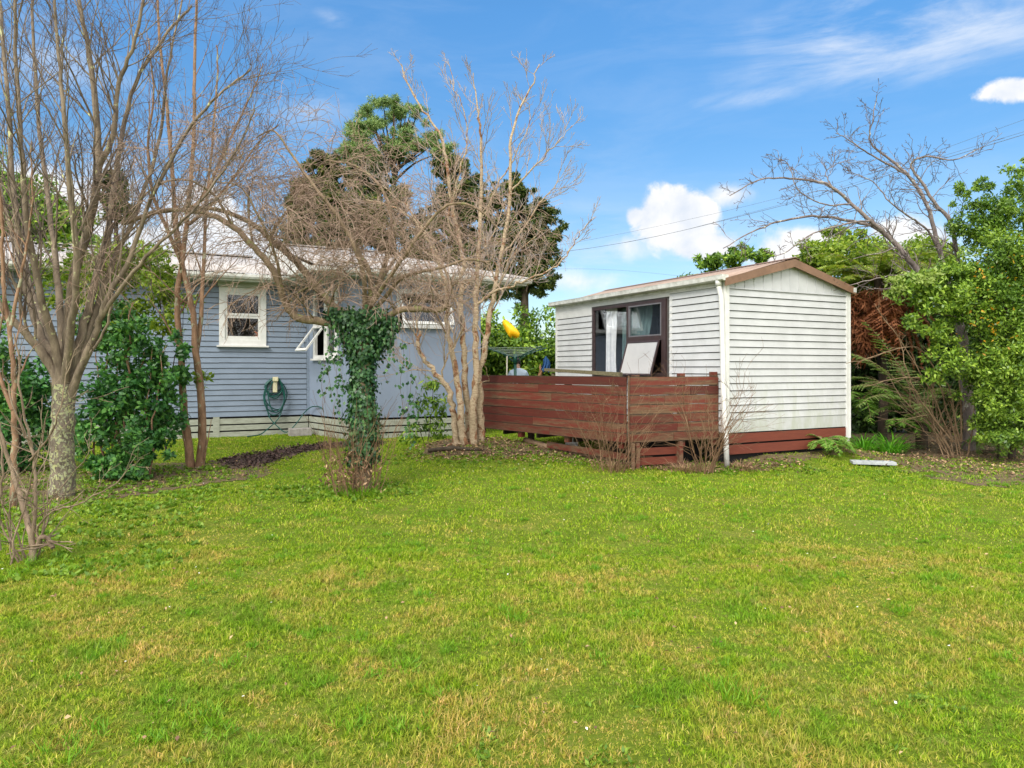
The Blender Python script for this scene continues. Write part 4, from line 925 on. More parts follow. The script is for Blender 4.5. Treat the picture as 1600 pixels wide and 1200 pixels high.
# ---- lichen covered tree, left
bD = 8.25; B0 = P(97, 776, bD); B0.z = 0
limbs1 = [([(97,782,bD),(98,740,bD),(97,690,bD),(99,640,bD),(100,600,bD)],0.138,0.115),
 ([(99,640,bD),(88,590,bD),(60,545,bD-.1),(25,505,bD-.2),(-20,450,bD-.3),(-90,330,bD-.3),(-120,180,bD-.4)],0.0722,0.0147),
 ([(98,630,bD),(80,560,bD),(55,500,bD+.2),(35,420,bD+.4),(22,300,bD+.5),(12,160,bD+.5),(2,20,bD+.6),(-5,-80,bD+.6)],0.0614,0.0133),
 ([(98,620,bD),(86,540,bD-.1),(66,470,bD-.3),(44,360,bD-.5),(34,230,bD-.6),(26,110,bD-.6),(22,-70,bD-.7)],0.0578,0.0133),
 ([(100,620,bD),(96,520,bD+.1),(88,430,bD+.3),(78,330,bD+.5),(62,200,bD+.7),(52,60,bD+.8),(55,-60,bD+.9)],0.0542,0.0117),
 ([(100,615,bD),(108,530,bD),(112,450,bD),(136,360,bD-.1),(154,270,bD-.2),(150,170,bD-.2),(140,90,bD-.2),(122,0,bD-.3),(100,-80,bD-.3)],0.0759,0.0147),
 ([(154,262,bD-.2),(176,210,bD-.3),(186,130,bD-.3),(212,60,bD-.4),(236,-60,bD-.4)],0.0361,0.0133),
 ([(104,615,bD),(122,540,bD+.1),(146,450,bD+.3),(170,350,bD+.5),(188,230,bD+.6),(212,130,bD+.6),(262,50,bD+.7),(300,10,bD+.7)],0.0614,0.0103),
 ([(108,625,bD),(126,575,bD-.1),(150,520,bD-.2),(166,470,bD-.3),(204,400,bD-.3),(236,310,bD-.4),(290,210,bD-.4),(340,150,bD-.5),(392,110,bD-.5)],0.0506,0.0088),
 ([(105,620,bD),(138,520,bD+.2),(172,420,bD+.5),(214,330,bD+.8),(246,230,bD+1.),(262,110,bD+1.),(285,0,bD+1.1)],0.0506,0.0103),
 ([(100,610,bD),(110,520,bD-.3),(120,420,bD-.6),(110,300,bD-.8),(100,180,bD-1.),(90,60,bD-1.),(80,-60,bD-1.1)],0.0506,0.0103),
 ([(100,612,bD),(70,520,bD+.4),(40,420,bD+.9),(0,300,bD+1.1),(-30,150,bD+1.3),(-50,0,bD+1.3)],0.0506,0.0103),
 ([(150,510,bD-.2),(190,450,bD-.4),(240,390,bD-.6),(300,330,bD-.7),(360,250,bD-.8),(400,170,bD-.8)],0.0289,0.0073),
 ([(118,590,bD),(150,540,bD-.2),(175,480,bD-.3),(170,420,bD-.3)],0.0217,0.0088)]
cfg1 = [dict(seg=7,wander=0.13,trop=0.06,kids=5,angle=0.50,ratio=0.60,first=0.15,tip=0.3), dict(seg=5,wander=0.16,trop=0.04,kids=4,angle=0.6,ratio=0.55,tip=0.4), dict(seg=3,wander=0.18,trop=0.02,kids=0,angle=0.6,ratio=0.5,tip=0.5)]
bare('lichen_tree', B0, 'bare many limbed tree with thick lichen spotted trunk near the left edge', 'tree', limbs1,
     lambda i: None if i == 0 else ((17,0.55,1.3,0.36,0.34) if i < 13 else (5,0.6,0.4,0.5,0.3)), cfg1, M['bark_lichen'], M['twig_dark'], 11, (10,6,4), jit=0.006, lm=M['bark_limb'])
# ---- slim bare trunk at the very left edge
d = 7.6; B0 = P(21, 760, d); B0.z = 0
bare('slim_tree', B0, 'slim bare trunk between the left edge and the lichen spotted tree', 'tree',
     [([(21,800,d),(22,700,d),(20,640,d),(22,590,d),(14,520,d),(4,440,d),(2,340,d),(-8,200,d),(-10,60,d)],0.036,0.010),
      ([(20,640,d),(-10,560,d),(-40,480,d),(-60,350,d)],0.025,0.01), ([(14,520,d),(35,420,d),(50,330,d),(48,220,d)],0.02,0.006)],
     lambda i: (8,0.6,0.8,0.5,0.3), cfg1[1:], M['bark_warm'], M['twig_red'], 12, (8,5,3))
# ---- twin stemmed tree
d = 10.6; B0 = P(303, 730, d); B0.z = 0
cfg2 = [dict(seg=8,wander=0.10,trop=0.07,kids=4,angle=0.5,ratio=0.5,first=0.25,tip=0.25), dict(seg=5,wander=0.14,trop=0.05,kids=3,angle=0.6,ratio=0.5,tip=0.4), dict(seg=3,wander=0.18,trop=0.02,kids=0,angle=0.6,ratio=0.5,tip=0.5)]
bare('twin_stem_tree', B0, 'tall thin bare tree with two brown stems joined at the base before the house', 'tree',
     [([(298,735,d),(294,690,d),(287,640,d),(283,560,d),(277,480,d),(284,410,d),(296,310,d),(303,200,d),(304,100,d),(308,-10,d),(309,-80,d)],0.070,0.013),
      ([(311,735,d),(316,690,d),(314,620,d),(306,550,d),(302,490,d),(289,430,d),(275,350,d),(268,250,d),(259,150,d),(248,40,d),(246,-60,d)],0.070,0.013),
      ([(306,560,d),(314,500,d+.1),(318,420,d+.2),(322,330,d+.3),(332,220,d+.3),(340,110,d+.4),(338,70,d+.4)],0.04,0.009),
      ([(284,410,d),(262,360,d-.2),(238,300,d-.4),(232,220,d-.5),(240,150,d-.6),(232,60,d-.6)],0.035,0.009),
      ([(296,330,d),(322,300,d+.1),(345,250,d),(372,190,d),(396,140,d-.1),(412,100,d-.1)],0.032,0.007),
      ([(296,350,d),(330,320,d-.3),(370,270,d-.4),(410,215,d-.5),(436,195,d-.5)],0.028,0.006),
      ([(298,728,d),(288,690,d-.1),(283,660,d-.1)],0.02,0.008), ([(318,728,d),(324,690,d-.1),(330,655,d-.1)],0.015,0.004)],
     lambda i: (13,0.6,1.35,0.33,0.30) if i < 2 else ((10,0.55,0.9,0.45,0.15) if i < 6 else None), cfg2, M['bark_warm'], M['twig_dark'], 21, (12,5,3), jit=0.004)
# ---- weeping ivy clad tree
d = 8.9; B0 = P(566, 756, d); B0.z = 0
L4 = [([(566,765,d),(568,700,d),(570,640,d),(567,580,d),(566,530,d),(568,490,d)],0.1120,0.0996),
 ([(566,508,d),(535,506,d-.05),(500,502,d-.1),(466,496,d-.15),(448,478,d-.2),(438,450,d-.25),(424,418,d-.3),(398,388,d-.35),(366,355,d-.4),(328,336,d-.4),(286,329,d-.4),(240,332,d-.45),(190,350,d-.5)],0.0605,0.0249),
 ([(560,500,d),(528,486,d+.1),(505,462,d+.15),(480,428,d+.2),(452,398,d+.2),(425,376,d+.2),(398,352,d+.2),(350,330,d+.3),(290,322,d+.4)],0.0683,0.0229),
 ([(422,374,d+.2),(432,352,d+.2),(448,332,d+.2),(466,322,d+.2),(500,300,d+.2)],0.0280,0.0116),
 ([(572,490,d),(580,450,d-.1),(574,418,d-.15),(562,398,d-.2),(558,384,d-.2)],0.0360,0.0291),
 ([(580,490,d),(604,462,d-.1),(626,436,d-.2),(652,426,d-.3),(690,418,d-.3),(730,406,d-.3),(765,410,d-.3)],0.0336,0.0116),
 ([(575,500,d),(604,494,d-.1),(628,484,d-.2),(655,483,d-.3),(684,484,d-.4),(702,476,d-.4)],0.0416,0.0349),
 ([(574,490,d),(592,440,d+.2),(606,396,d+.3),(612,350,d+.4),(600,300,d+.4),(560,262,d+.4),(510,250,d+.3)],0.0400,0.0100),
 ([(570,490,d),(566,420,d-.3),(536,350,d-.4),(490,290,d-.5),(455,240,d-.5),(428,205,d-.5),(400,215,d-.5)],0.0336,0.0075),
 ([(578,480,d),(618,420,d-.4),(660,360,d-.6),(700,320,d-.7),(745,325,d-.8),(780,360,d-.8)],0.0320,0.0075),
 ([(576,480,d),(600,430,d+.5),(640,380,d+.9),(700,350,d+1.2)],0.0320,0.0083),
 ([(445,470,d-.2),(430,400,d-.6),(400,330,d-.9),(372,290,d-1.),(330,285,d-1.)],0.0224,0.0066),
 ([(395,385,d-.3),(388,330,d-.2),(392,290,d-.2),(404,275,d-.2),(430,300,d-.2)],0.0160,0.0058),
 ([(366,355,d-.4),(330,300,d-.6),(280,280,d-.8),(230,300,d-.9),(200,340,d-.9)],0.0176,0.0058),
 ([(240,332,d-.45),(205,360,d-.6),(170,400,d-.7),(150,440,d-.8)],0.0160,0.0050)]
cfg4 = [dict(seg=9,wander=0.17,trop=-0.035,acc=0.28,kids=9,angle=0.75,ratio=0.75,first=0.10,tip=0.35), dict(seg=8,wander=0.17,trop=-0.06,acc=0.25,kids=3.0,minr=0.0026,angle=0.7,ratio=0.6,tip=0.5), dict(minr=0.0024,seg=4,wander=0.2,trop=-0.06,kids=0,angle=0.6,ratio=0.5,tip=0.6)]
upb = Vector((0,0,1.1))
wt, wth, wbuf = bare('weeping_tree', B0, 'weeping bare tree with ivy wrapped trunk standing on the open lawn', 'tree', L4,
     lambda i: None if i == 0 else ((19,1.0,1.0,0.22,0.12,upb) if i in (1,2,7,8,9,10,11) else ((12,1.0,0.9,0.24,0.15,upb))), cfg4, M['bark_moss'], M['twig_red'], 31, (12,5,3), jit=0.004)
# ivy on its trunk
rI = np.random.default_rng(7); pts, dr, ov = [], [], []
def ivy_col(px, py0, py1, r, n_, dd=d, jx=0.0):
    for _ in range(n_):
        t = rI.uniform(); c = P(px+(rI.normal()*jx), py0+(py1-py0)*t, dd); a = rI.uniform(0,2*math.pi); q = r*(0.75+0.4*rI.uniform())*(1+0.25*math.sin(t*17+a*2))
        pts.append((c.x+q*math.cos(a), c.y+q*math.sin(a), c.z)); ov.append((math.cos(a)*1.6, math.sin(a)*1.6, 0.2)); dr.append((0.3*math.cos(a),0.3*math.sin(a),-1))
ivy_col(568, 560, 485, 0.19, 900, jx=5); ivy_col(566, 640, 550, 0.13, 1200, jx=2); ivy_col(568, 722, 635, 0.155, 1100, jx=3)
for a in [(545,500,0.16),(590,500,0.18),(610,505,0.12),(530,500,0.12),(520,492,0.09),(600,530,0.12),(545,530,0.12)]:
    c = P(a[0], a[1], d-.1)
    for _ in range(170): v = rI.normal(size=3); v /= np.linalg.norm(v); pts.append(tuple(np.array(c)+v*a[2]*rI.uniform(0.5,1.1))); ov.append(tuple(v)); dr.append((v[0]*.4,v[1]*.4,-1))
strands = []
for px0, y0, y1 in ((515,500,620),(528,505,650),(521,500,580),(505,560,630),(612,510,560),(628,530,650),(640,560,700),(603,560,600),(535,520,610),(648,590,660)):
    q = [P(px0+3*math.sin(k*1.3), y0+(y1-y0)*k/6, d-.25) for k in range(7)]; strands.append((q, [0.003]*7))
    for _ in range(int((y1-y0)*0.17)):
        k = rI.uniform(0,5.99); a = q[int(k)].lerp(q[int(k)+1], k%1); pts.append(tuple(np.array(a)+rI.normal(size=3)*0.02)); ov.append((0,-1.,0)); dr.append((0,0,-1))
pts += [tuple(np.array(q)+rI.normal(size=3)*0.03) for q in pts]; dr += dr; ov += ov
V, Q = leafquads(np.array(pts), 0.048, 0.044, rI, np.array(dr), fold=0.2, outv=np.array(ov)*1.5)
wchild(quads('ivy', V, Q, M['ivy'], wt), B0); wchild(tubes('ivy_stems', strands, M['twig_dark'], 3, wt), B0)
# ---- pale multi stemmed tree in front of the fence end
d = 12.2; B0 = P(733, 692, d); B0.z = gz(B0)-0.02
def up5(z=1.0): return Vector((0,0,z))
L5 = [([(716,704,d),(712,680,d),(708,640,d),(700,608,d),(678,580,d),(662,560,d),(652,540,d),(656,520,d)],0.0690,0.0264),
 ([(725,704,d-.1),(721,650,d-.1),(716,600,d),(704,545,d),(697,500,d),(700,480,d),(694,440,d-.1),(676,390,d-.2),(648,345,d-.3),(610,322,d-.4),(570,312,d-.4)],0.0690,0.0106),
 ([(733,700,d+.12),(732,650,d+.15),(727,590,d+.1),(724,520,d),(720,450,d),(723,395,d),(708,330,d),(698,260,d),(686,205,d),(655,165,d),(632,120,d),(626,98,d)],0.0690,0.0074),
 ([(741,704,d-.1),(740,640,d-.1),(743,570,d),(742,500,d),(746,430,d),(750,350,d),(752,270,d),(750,205,d),(744,160,d),(738,115,d)],0.0750,0.0074),
 ([(750,702,d+.05),(751,640,d+.1),(749,585,d+.1),(760,530,d+.1),(770,470,d+.1),(778,420,d+.1),(796,320,d+.1),(798,230,d+.1),(812,170,d+.2),(832,130,d+.2),(842,98,d+.2)],0.0750,0.0074),
 ([(746,475,d),(762,462,d-.1),(790,450,d-.2),(820,438,d-.2),(856,424,d-.3),(884,400,d-.3),(902,370,d-.3),(928,338,d-.3)],0.0270,0.0063),
 ([(724,520,d),(706,450,d+.2),(680,390,d+.4),(640,330,d+.6),(596,290,d+.7),(560,262,d+.7)],0.0270,0.0058),
 ([(750,350,d),(772,300,d+.2),(800,250,d+.3),(828,190,d+.4),(820,150,d+.4)],0.0189,0.0053),
 ([(797,300,d+.1),(826,270,d),(856,238,d-.1),(872,222,d-.1),(895,196,d-.1)],0.0184,0.0053),
 ([(784,400,d+.1),(815,360,d+.2),(850,310,d+.3),(868,290,d+.3),(876,262,d+.3)],0.0173,0.0053),
 ([(722,395,d),(700,340,d-.2),(720,270,d-.4),(730,200,d-.4),(712,140,d-.4),(700,94,d-.4)],0.0189,0.0047),
 ([(662,560,d),(648,540,d-.1),(620,528,d-.2),(585,520,d-.3)],0.0119,0.0045),
 ([(678,580,d),(640,575,d-.2),(615,560,d-.3),(590,550,d-.4)],0.0108,0.0045),
 ([(655,540,d),(650,500,d),(640,470,d),(665,440,d)],0.0162,0.0053),
 ([(690,595,d),(696,560,d-.1),(712,535,d-.1),(700,500,d-.1)],0.0162,0.0085),
 ([(733,700,d-.05),(722,694,d-.12),(706,695,d-.2),(692,698,d-.3)],0.0378,0.0106),
 ([(740,600,d),(765,590,d-.4),(740,560,d-.9),(700,600,d-1.2),(640,570,d-1.2)],0.0065,0.0045)]
cfg5 = [dict(seg=7,wander=0.11,trop=0.07,kids=6,angle=0.55,ratio=0.55,first=0.2,tip=0.5,minr=0.004), dict(seg=5,wander=0.12,trop=0.11,kids=2.2,angle=0.6,ratio=0.55,tip=0.7,rr=0.8,minr=0.003), dict(seg=3,wander=0.08,trop=0.12,kids=0,angle=0.6,ratio=0.5,tip=0.9,rr=0.8,minr=0.0028)]
bare('pale_barked_tree', B0, 'tall bare tree with several pale orange trunks by the left end of the fence', 'tree', L5,
     lambda i: (None if i in (0,15,16) else ((17,0.65,1.25,0.34,0.30,up5(0.3),0.85) if i in (2,3,4) else ((15,0.7,1.1,0.42,0.3,up5(0.3),0.8) if i in (1,6) else (10,0.62,0.85,0.5,0.15,up5(0.4),0.7)))), cfg5, M['bark_pale'], M['twig_pale'], 41, (12,6,4), jit=0.013)
# ---- leaning cherry at the right
d = 13.0; B0 = P(1514, 694, d); B0.z = 0
L6 = [([(1514,705,d),(1515,650,d),(1510,600,d),(1506,550,d),(1498,505,d),(1484,478,d)],0.1140,0.0796),
 ([(1490,485,d),(1462,462,d-.1),(1440,432,d-.1),(1415,398,d-.2),(1388,370,d-.2),(1360,345,d-.3),(1330,318,d-.3),(1300,292,d-.4),(1272,283,d-.4),(1225,278,d-.5),(1185,282,d-.5),(1140,305,d-.5)],0.0646,0.0080),
 ([(1484,478,d),(1455,455,d+.2),(1430,420,d+.3),(1402,385,d+.4),(1372,358,d+.4),(1335,346,d+.4),(1280,338,d+.3),(1225,344,d+.2),(1175,362,d+.2),(1130,388,d+.1)],0.0646,0.0080),
 ([(1506,550,d),(1492,470,d+.3),(1468,390,d+.4),(1448,320,d+.4),(1420,275,d+.4),(1392,250,d+.4),(1360,222,d+.4),(1363,190,d+.4),(1370,148,d+.4)],0.0570,0.0064),
 ([(1420,275,d+.4),(1385,255,d+.2),(1350,235,d+.1),(1320,215,d),(1306,208,d)],0.0228,0.0056),
 ([(1504,540,d),(1498,440,d-.2),(1486,350,d-.3),(1462,320,d-.3),(1440,285,d-.3),(1424,258,d-.3),(1446,244,d-.4),(1490,250,d-.5),(1530,232,d-.5)],0.0494,0.0072),
 ([(1470,400,d+.2),(1450,360,d),(1415,335,d-.2),(1390,315,d-.3),(1365,285,d-.3),(1330,270,d-.3)],0.0243,0.0056),
 ([(1360,345,d-.3),(1320,350,d-.6),(1270,365,d-.8),(1225,395,d-.9),(1210,400,d-.9)],0.0198,0.0056),
 ([(1440,432,d-.1),(1400,430,d-.6),(1350,440,d-.9),(1300,455,d-1.)],0.0167,0.0048),
 ([(1330,318,d-.3),(1290,320,d-.5),(1250,300,d-.6),(1230,255,d-.6),(1215,250,d-.6)],0.0167,0.0048),
 ([(1300,292,d-.4),(1290,270,d-.3),(1310,255,d-.3),(1328,250,d-.3)],0.0114,0.0045)]
cfg6 = [dict(seg=6,wander=0.24,trop=0.03,kids=5,angle=0.8,ratio=0.42,first=0.1,tip=0.4,minr=0.004), dict(seg=4,wander=0.26,trop=0.03,kids=2,angle=0.8,ratio=0.4,tip=0.6,minr=0.0036), dict(seg=2,wander=0.2,trop=0.02,kids=0,angle=0.7,ratio=0.4,tip=0.8,minr=0.0034)]
bare('leaning_cherry_tree', B0, 'leaning bare tree with long knobbly branches reaching left above the cabin roof', 'tree', L6,
     lambda i: None if i == 0 else ((24,0.9,0.75,0.32,0.15) if i in (1,2,3,5) else (14,0.85,0.5,0.45,0.1)), cfg6, M['bark_cherry'], M['twig_dark'], 51, (10,5,3), jit=0.006)

# ---- bare shrubs
def shrub(name, base, label, n_, L_, spread, r, cfg, mat, seed, cat='shrub', rise=1.0, bias=(0,0,0), foot=0.08, group=None, aim=None):
    rg_ = random.Random(seed); root = tree_root(name, base, label, cat, group); buf = []
    for i in range(n_):
        a = rg_.uniform(0, 2*math.pi); s = rg_.uniform(0.1, 1)*spread
        v = Vector((math.cos(a)*s+bias[0], math.sin(a)*s*0.7+bias[1], rise+bias[2])).normalized()
        p = Vector(base)+Vector((math.cos(a)*foot*rg_.random(), math.sin(a)*foot*rg_.random(), -0.03))
        grow(buf, p, v, L_*rg_.uniform(0.55,1.15), r*rg_.uniform(0.6,1.2), 0, cfg, rg_)
    if aim: aim(buf, rg_)
    wchild(tubes('stems', lvl_br(buf, (0,)), mat, 6, root), base); wchild(tubes('twigs', lvl_br(buf, (1,2,3)), mat, 3, root), base); return root
cs = [dict(seg=8,wander=0.19,trop=0.01,kids=6,angle=0.8,ratio=0.5,first=0.18,tip=0.3), dict(seg=5,wander=0.2,trop=0.04,kids=2.6,angle=0.6,ratio=0.5,tip=0.5), dict(seg=3,wander=0.14,trop=0.05,kids=0,angle=0.6,ratio=0.5,tip=0.6)]
def base_at(px, d_): p = P(px, 700, d_); return (p.x, p.y, gz(p)-0.01)
shrub('bare_shrub', base_at(957, 10.15), 'bare twiggy shrub in front of the corner post of the deck fence', 22, 1.25, 0.60, 0.006, cs, M['twig_brown'], 61, foot=0.28)
shrub('bare_shrub', base_at(1100, 10.25), 'bare twiggy shrub between the deck fence and the white downpipe', 19, 1.40, 0.80, 0.008, cs, M['twig_brown'], 62, bias=(0.1,0,0), foot=0.14)
def fan(buf, rg_):
    for pix in ([(1490,690,12.3),(1462,630,12.1),(1430,570,11.9),(1395,515,11.8),(1366,474,11.8)],[(1495,690,12.3),(1470,610,12.1),(1450,560,12),(1420,540,11.9),(1360,560,11.7),(1320,568,11.6)],
                [(1500,690,12.3),(1480,600,12.1),(1445,590,11.9),(1400,592,11.8),(1350,605,11.7)],[(1502,690,12.4),(1500,610,12.4),(1492,540,12.4),(1470,480,12.4),(1455,440,12.4)],[(1488,690,12.2),(1450,640,12),(1425,600,11.9),(1410,550,11.8),(1405,520,11.8)]):
        pts, rad = guide(pix, 0.016, 0.004, 3, 0.01, rg_); buf.append((0, pts, rad)); along(buf, pts, rad, 5, 0.5, 0.45, 0.6, cs[1:], rg_, 0.3)
shrub('brown_stemmed_shrub', base_at(1492, 12.3), 'bare shrub of long brown stems fanning left beside the leaning tree trunk', 14, 1.7, 0.6, 0.012, cs, M['stem_dry'], 63, bias=(-0.35,-0.1,0), foot=0.2, aim=fan)
def leftaim(buf, rg_):
    for pix, r0, r1 in (([(-14,620,5.7),(5,690,5.7),(22,750,5.7),(38,795,5.6),(50,850,5.5),(52,900,5.5)],0.010,0.028),([(48,905,5.5),(52,830,5.5),(56,760,5.5),(50,700,5.5),(36,640,5.5),(28,560,5.5),(22,520,5.5)],0.020,0.005),
        ([(46,720,5.5),(70,690,5.4),(92,650,5.3),(100,600,5.3),(118,545,5.3)],0.010,0.003),([(50,700,5.5),(30,660,5.4),(10,600,5.4),(4,560,5.3)],0.010,0.004),([(58,830,5.5),(78,800,5.4),(110,790,5.3),(160,770,5.2),(200,735,5.2),(225,715,5.2)],0.009,0.002),
        ([(52,860,5.5),(66,838,5.5),(74,846,5.5),(82,856,5.5)],0.022,0.018),([(15,900,5.4),(25,830,5.4),(45,760,5.4),(62,700,5.3),(75,640,5.3)],0.010,0.003),([(0,860,5.2),(-2,800,5.2),(4,740,5.2),(-5,660,5.2)],0.012,0.006),
        ([(60,800,5.5),(90,770,5.4),(130,720,5.3),(145,700,5.3)],0.006,0.002)):
        pts, rad = guide(pix, r0, r1, 4, 0.006, rg_); buf.append((0, pts, rad)); along(buf, pts, rad, 8, 0.7, 0.35, 0.4, cs[1:], rg_, 0.15)
shrub('bare_shrub', base_at(46, 5.5), 'gnarled bare shrub in the left foreground with reddish stems', 7, 1.0, 0.5, 0.008, cs, M['twig_brown2'], 64, foot=0.15, aim=leftaim)
cd = [dict(seg=6,wander=0.16,trop=0.02,kids=4,angle=0.45,ratio=0.38,first=0.4,tip=0.4), dict(seg=3,wander=0.12,trop=0.05,kids=0,angle=0.6,ratio=0.5,tip=0.5)]
bb = P(552, 700, 8.75); o = shrub('dry_stemmed_plant', (bb.x, bb.y, -0.02), 'clump of dry upright stems around the foot of the ivy clad tree', 62, 1.05, 0.42, 0.005, cd, M['twig_brown'], 65, 'plant', foot=0.36)
rB = np.random.default_rng(70); k = 500; pp = np.stack([rB.normal(size=k)*0.2+bb.x, rB.normal(size=k)*0.15+bb.y, rB.uniform(0,0.45,k)],-1)
V, Q = leafquads(pp, 0.07, 0.022, rB); wchild(quads('dead_leaves', V, Q, M['litter'], o), (bb.x,bb.y,-0.02))
def tuft(name, px, d_, label, n_, L_, W_, mat, seed, spread=0.12, cat='plant', seg=4, mini=0.5):
    rT = np.random.default_rng(seed); b0 = np.array(base_at(px, d_)); vs, qs = [], []
    for i in range(n_):
        a = rT.uniform(0,2*math.pi); L2 = L_*rT.uniform(mini,1.15); el_ = rT.uniform(0.7,1.45); p = b0+[math.cos(a)*spread*rT.uniform(), math.sin(a)*spread*rT.uniform(), -0.01]
        s = np.array([-math.sin(a), math.cos(a), 0.0]); row = []
        for k in range(seg+1):
            t = k/seg; w = W_*(1-t)**0.6*(0.6+0.4*min(1,t*4)); row.append((p-s*w/2, p+s*w/2))
            e = el_-t*1.5; p = p+np.array([math.cos(a)*math.cos(e), math.sin(a)*math.cos(e), math.sin(e)])*L2/seg
        k0 = len(vs)
        for l, r in row: vs += [l, r]
        qs += [(k0+2*k, k0+2*k+1, k0+2*k+3, k0+2*k+2) for k in range(seg)]
    return tag(quads(name, np.array(vs), np.array(qs), mat, None, False, tuple(b0)), label, cat)
tuft('strap_leaved_plant', 1350, 12.4, 'bright green strap leaved plant beside the right corner of the cabin', 110, 0.55, 0.026, M['strap'], 71, 0.18)
tuft('strap_leaved_plant', 1390, 12.7, 'wider strap leaved plant to the right, under the brown fern', 150, 0.58, 0.026, M['strap'], 72, 0.28)
tuft('grass_clump', 565, 8.55, 'lush long grass clump at the foot of the ivy clad tree', 190, 0.26, 0.010, M['tuft'], 73, 0.34)
tuft('grass_clump', 1140, 10.3, 'small green grass clump at the foot of the white downpipe', 60, 0.20, 0.009, M['tuft'], 74, 0.16)
tuft('dead_grass_clump', 1068, 10.35, 'straw coloured dead grass clump by the stump posts of the deck', 420, 0.27, 0.006, M['litter'], 75, 0.30)
tuft('dead_grass_clump', 960, 10.25, 'thin dry grass clump at the foot of the fence corner post', 200, 0.32, 0.006, M['litter'], 76, 0.22)
tuft('dead_grass_clump', 1160, 10.55, 'brown dead grass clump against the red base boards of the cabin', 260, 0.24, 0.006, M['litter'], 77, 0.26)
# fallen twig and stump bits by the pale tree
m = MB(); p = P(715, 706, 11.75); m.tube([(p.x-0.5,p.y,gz(p)+0.02),(p.x-0.1,p.y+0.05,gz(p)+0.05),(p.x+0.45,p.y-0.03,gz(p)+0.03)],[0.03,0.04,0.02],8); tag(m.build('fallen_branch', M['bark_dark'], None, True), 'dark fallen branch on the leafy mound before the pale trunks', 'branch')

# ---- evergreen shrubs
def leafy(name, base, label, blobs, L_, W_, mat, seed, sub=0.30, shell=0.35, cat='shrub', stems=None, group=None, zmin=0.0, droop=0.0, extra=None, partname='foliage', bm=None, up=0.6):
    root = tree_root(name, base, label, cat, group)
    wchild(foliage(partname, blobs, L_, W_, mat, root, seed, sub, shell, droop, up, zmin=zmin), base)
    if stems:
        buf = []; rg_ = random.Random(seed)
        for pix, r0, r1 in stems: buf.append(guide(pix, r0, r1, 4, 0.02, rg_))
        wchild(tubes('trunk', buf[:1], bm or M['bark_dark'], 8, root), base)
        if len(buf) > 1: wchild(tubes('stems', buf[1:], bm or M['bark_dark'], 6, root), base)
    if extra:
        for pn, bl_, l_, w_, mt in extra: wchild(foliage(pn, bl_, l_, w_, mt, root, seed+100, sub, shell, droop, up, zmin=zmin), base)
    return root
leafy('evergreen_shrub', base_at(205, 9.9), 'round leaved dark green shrub right of the lichen spotted trunk',
  [bl(150,650,9.7,58,85,0.5,1300,50), bl(210,600,10.0,62,95,0.6,1500,60), bl(250,650,10.1,42,70,0.4,750,34), bl(222,706,9.7,62,42,0.5,2100,26), bl(186,520,10.1,72,58,0.5,1100,22), bl(262,560,10.1,34,60,0.35,700,16), bl(165,735,9.4,40,25,0.3,500,10)],
  0.078, 0.052, M['leaf_shrub'], 81, sub=0.20, shell=0.15, stems=[([(190,740,9.9),(188,650,9.9),(200,560,9.9),(205,470,9.9)],0.03,0.008)]+[([(150+k*14,745,9.9),(146+k*15,690,9.8),(150+k*16,620,9.9),(150+k*18,540,10)],0.02,0.006) for k in range(7)], bm=M['bark_warm'])
leafy('evergreen_shrub', base_at(28, 10.2), 'dark leafy shrub between the left edge and the lichen spotted trunk',
  [bl(30,650,10.1,60,90,0.5,2200,30), bl(-20,600,10.2,60,120,0.5,1800,26), bl(70,620,10.3,25,60,0.4,600,12)], 0.08, 0.055, M['leaf_shrub'], 82, stems=[([(30,740,10.1),(32,660,10.1),(28,560,10.1)],0.025,0.008)])
leafy('twiggy_evergreen', base_at(262, 11.2), 'sparse yellow green foliage behind the lichen tree at gutter height',
  [bl(250,440,11.2,45,45,0.5,800,20), bl(205,410,11.2,55,40,0.5,900,22), bl(150,430,11.3,55,60,0.5,900,24), bl(90,440,11.4,50,70,0.5,700,20), bl(190,500,11.1,60,50,0.5,800,22), bl(270,500,11.1,40,40,0.4,300,12), bl(315,590,10.7,14,20,0.2,60,4)], 0.085, 0.045, M['leaf_bright'], 83, stems=[([(262,715,11.2),(255,600,11.2),(250,500,11.2),(235,410,11.2)],0.02,0.006),([(255,600,11.2),(280,540,11.1),(285,480,11.1)],0.012,0.004)])
bk = P(60, 575, 26)
leafy('broadleaf_tree', (bk.x,bk.y,0), 'leafy green tree beyond the house roof, seen through the left bare branches',
  [bl(40,330,26,60,55,1.8,2600,40), bl(100,350,26,45,45,1.5,1700,30), bl(-20,300,26,60,80,2,2400,36), bl(140,400,25,35,30,1.2,700,16), bl(60,410,25,80,30,1.5,1500,24)], 0.17, 0.11, M['leaf_hedge'], 84, cat='tree', stems=[([(60,660,26),(60,500,26),(55,400,26),(50,330,26)],0.25,0.08)])
bk = P(182, 575, 40)
leafy('dark_tree', (bk.x,bk.y,0), 'small dark tree top above the house roof between left bare trunks', [bl(180,295,40,18,32,1,1400,20), bl(190,330,40,24,30,1.2,1300,18)], 0.25, 0.1, M['leaf_cypress'], 85, cat='tree', stems=[([(182,640,40),(182,450,40),(182,300,40)],0.3,0.08)])
bk = P(650, 630, 13.4)
